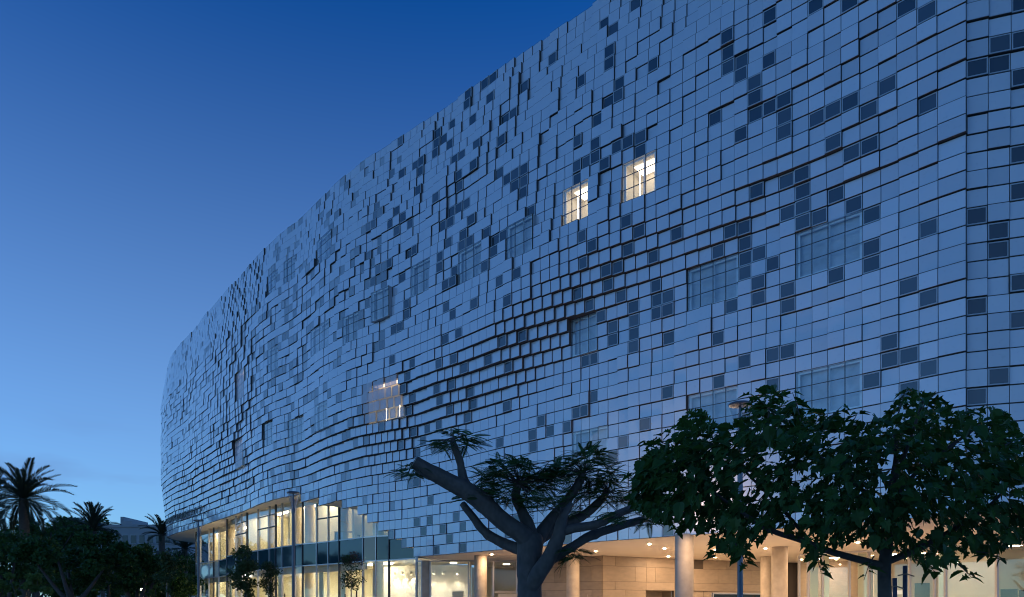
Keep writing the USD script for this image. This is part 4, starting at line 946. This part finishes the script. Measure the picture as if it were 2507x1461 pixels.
# broad dark trees at the left
def broad_tree(px, cy, z, w_px, h_px, n, mat, label, seed, size=.30, bark='bark', limbs=4):
    r = np.random.default_rng(seed); c = W(px, cy, z); g0 = c.copy(); g0[2] = -.02
    S = thing('broadleaf_tree', label, 'tree', g0)
    w, h = w_px / F * z, h_px / F * z
    fork = g0 + np.array([0, 0, max(.8, (c[2] - h) * .7)])
    part('trunk', limb([(*g0, .30), (*(g0 * .5 + fork * .5 + np.array([.12, 0, 0])), .24), (*fork, .22)], 10), M[bark], S, smooth=True)
    C = []
    for i in range(limbs):
        a = i * 6.283 / limbs + r.random(); e = c + np.array([math.cos(a) * w * .6, math.sin(a) * w * .5, r.uniform(-.1, .4) * h])
        part('limb', limb([(*(fork - np.array([0, 0, .15])), .17), (*(fork * .55 + e * .45 + np.array([0, 0, -.2])), .11), (*e, .05)], 8), M[bark], S, smooth=True)
    for i in range(26):
        a = r.random() * 6.283; q = r.random() ** .5
        C.append((c[0] + math.cos(a) * w * q, c[1] + math.sin(a) * w * q * .8, c[2] + r.uniform(-.8, .8) * h * (1 - .45 * q * q), (.22 + .18 * r.random()) * min(w, h * 1.3)))
    part('crown', leaf_cloud(C, n, size, seed), mat, S, kind='stuff')
broad_tree(180, 1375, 40, 135, 68, 9500, M['ficus'], 'broad dark tree with pale forked limbs in the left foreground', 31, .24)
broad_tree(335, 1390, 44, 105, 72, 8500, M['ficus'], 'broad dark tree just left of the pale trunked sapling', 32, .24)
broad_tree(20, 1370, 52, 110, 75, 7000, M['ficus'], 'tall dark tree under the palms at the left edge', 33, .30)
broad_tree(90, 1330, 75, 140, 60, 7000, M['ficus'], 'dark tree behind the tall date palm', 34, .4)
broad_tree(250, 1345, 85, 130, 45, 6000, M['ficus'], 'dark tree behind the shorter palm', 35, .42)
broad_tree(420, 1390, 105, 120, 70, 6000, M['ficus'], 'dark tree seen under the overhang at the left end', 36, .5)
broad_tree(-200, 1340, 80, 160, 80, 6000, M['ficus'], 'dark tree beyond the left edge of the picture', 37, .45)
broad_tree(-480, 1330, 90, 180, 80, 6000, M['ficus'], 'second dark tree beyond the left edge of the picture', 38, .5)
broad_tree(60, 1425, 62, 120, 50, 6000, M['ficus'], 'low dark tree between the shrubs and the tall date palm', 51, .34)
broad_tree(270, 1430, 64, 120, 45, 6000, M['ficus'], 'low dark tree behind the two broad foreground trees', 52, .34)
broad_tree(400, 1425, 70, 75, 50, 5000, M['ficus'], 'low dark tree behind the pale trunked sapling', 53, .34)
broad_tree(160, 1300, 95, 110, 50, 5000, M['ficus'], 'dark tree between the tall date palm and the shorter palm', 54, .45)
r_ = np.random.default_rng(77)
tl = [(*W(x, r_.uniform(1405, 1440), z), r_.uniform(2.2, 3.4)) for z in (112, 124) for x in range(-260, 500, 34)]
tag(stage.GetPrimAtPath(part('tree_line', leaf_cloud(tl, 14000, .55, 77), M['ficus'], '/World')), 'dark far row of trees closing the view under the palms', 'trees', kind='stuff')
def bush(px, cy, z, w_px, h_px, n, label, seed):
    r = np.random.default_rng(seed); c = W(px, cy, z); g0 = c.copy(); g0[2] = -.02
    S = thing('shrub', label, 'shrub', g0); w, h = w_px / F * z, h_px / F * z; C = []
    for i in range(14):
        a = r.random() * 6.283; q = r.random() ** .5; e = (c[0] + math.cos(a) * w * q, c[1] + math.sin(a) * w * q, c[2] + r.uniform(-.7, .6) * h)
        C.append((*e, .3 * min(w, h)))
        part('stem', tube([g0, (g0 + np.array(e)) / 2, e], [.03, .02, .008], 5), M['bark'], S)
    part('foliage', leaf_cloud(C, n, .15, seed), M['bush'], S, kind='stuff')
bush(75, 1425, 30, 50, 34, 2600, 'pale green shrub in the lower left, the larger one', 41)
bush(10, 1440, 30, 40, 28, 1700, 'pale green shrub at the lower left corner', 42)
bush(372, 1445, 42, 16, 18, 700, 'small pale shrub beside the garden lamp', 43)
gp = W(348, 1444, 46)
gl_ = thing('garden_lamp', 'small bright lit lamp among the dark trees', 'lamp', (gp[0], gp[1], 0))
part('post', tube([(gp[0], gp[1], 0), (gp[0], gp[1], gp[2] * .5), (gp[0], gp[1], gp[2] - .1)], .04, 8), M['pole'], gl_)
sp = trimesh.creation.icosphere(2, .11); sp.apply_translation(gp)
part('globe', sp, emit('garden_globe_glow', (1.0, 0.9, 0.7), 25.0), gl_, smooth=True)

# far buildings
def far_building(x0, x1, top, z, depth, label, rows=5, cols=6, extra=None):
    a, b = W(x0, top, z), W(x1, top, z); h = a[2]
    B = thing('far_building', label, 'building', (a[0], a[1], 0))
    part('wall', box(a[0], b[0], z, z + depth, -.1, h), M['far_white'], B)
    part('parapet', join([box(a[0] - .2, b[0] + .2, z - .2, z + .2, h, h + .5)]), M['far_white'], B)
    for i in range(cols):
        for j in range(rows):
            w = (b[0] - a[0]) / cols; x = a[0] + (i + .2) * w; zz = h - 1.2 - (j + .7) * 3.2
            if zz < .5: continue
            p = part('window', box(x, x + w * .6, z - .05, z + .02, zz, zz + 1.7), M['far_window'], B)
            part('sill', box(x - .1, x + w * .6 + .1, z - .2, z, zz - .15, zz), M['far_white'], p)
    for (px0, px1, py) in extra or []:
        c, d = W(px0, py, z), W(px1, py, z)
        part('roof_block', box(c[0], d[0], z + 2, z + depth - 2, h - .1, c[2]), M['far_white'], B)
far_building(255, 440, 1290, 150, 14, 'white far building with a stepped roof beside the palm', 5, 9, [(282, 291, 1262), (291, 312, 1272), (312, 330, 1280)])
far_building(130, 205, 1272, 170, 14, 'grey white far building behind the tall date palm', 5, 5, [(150, 170, 1266)])
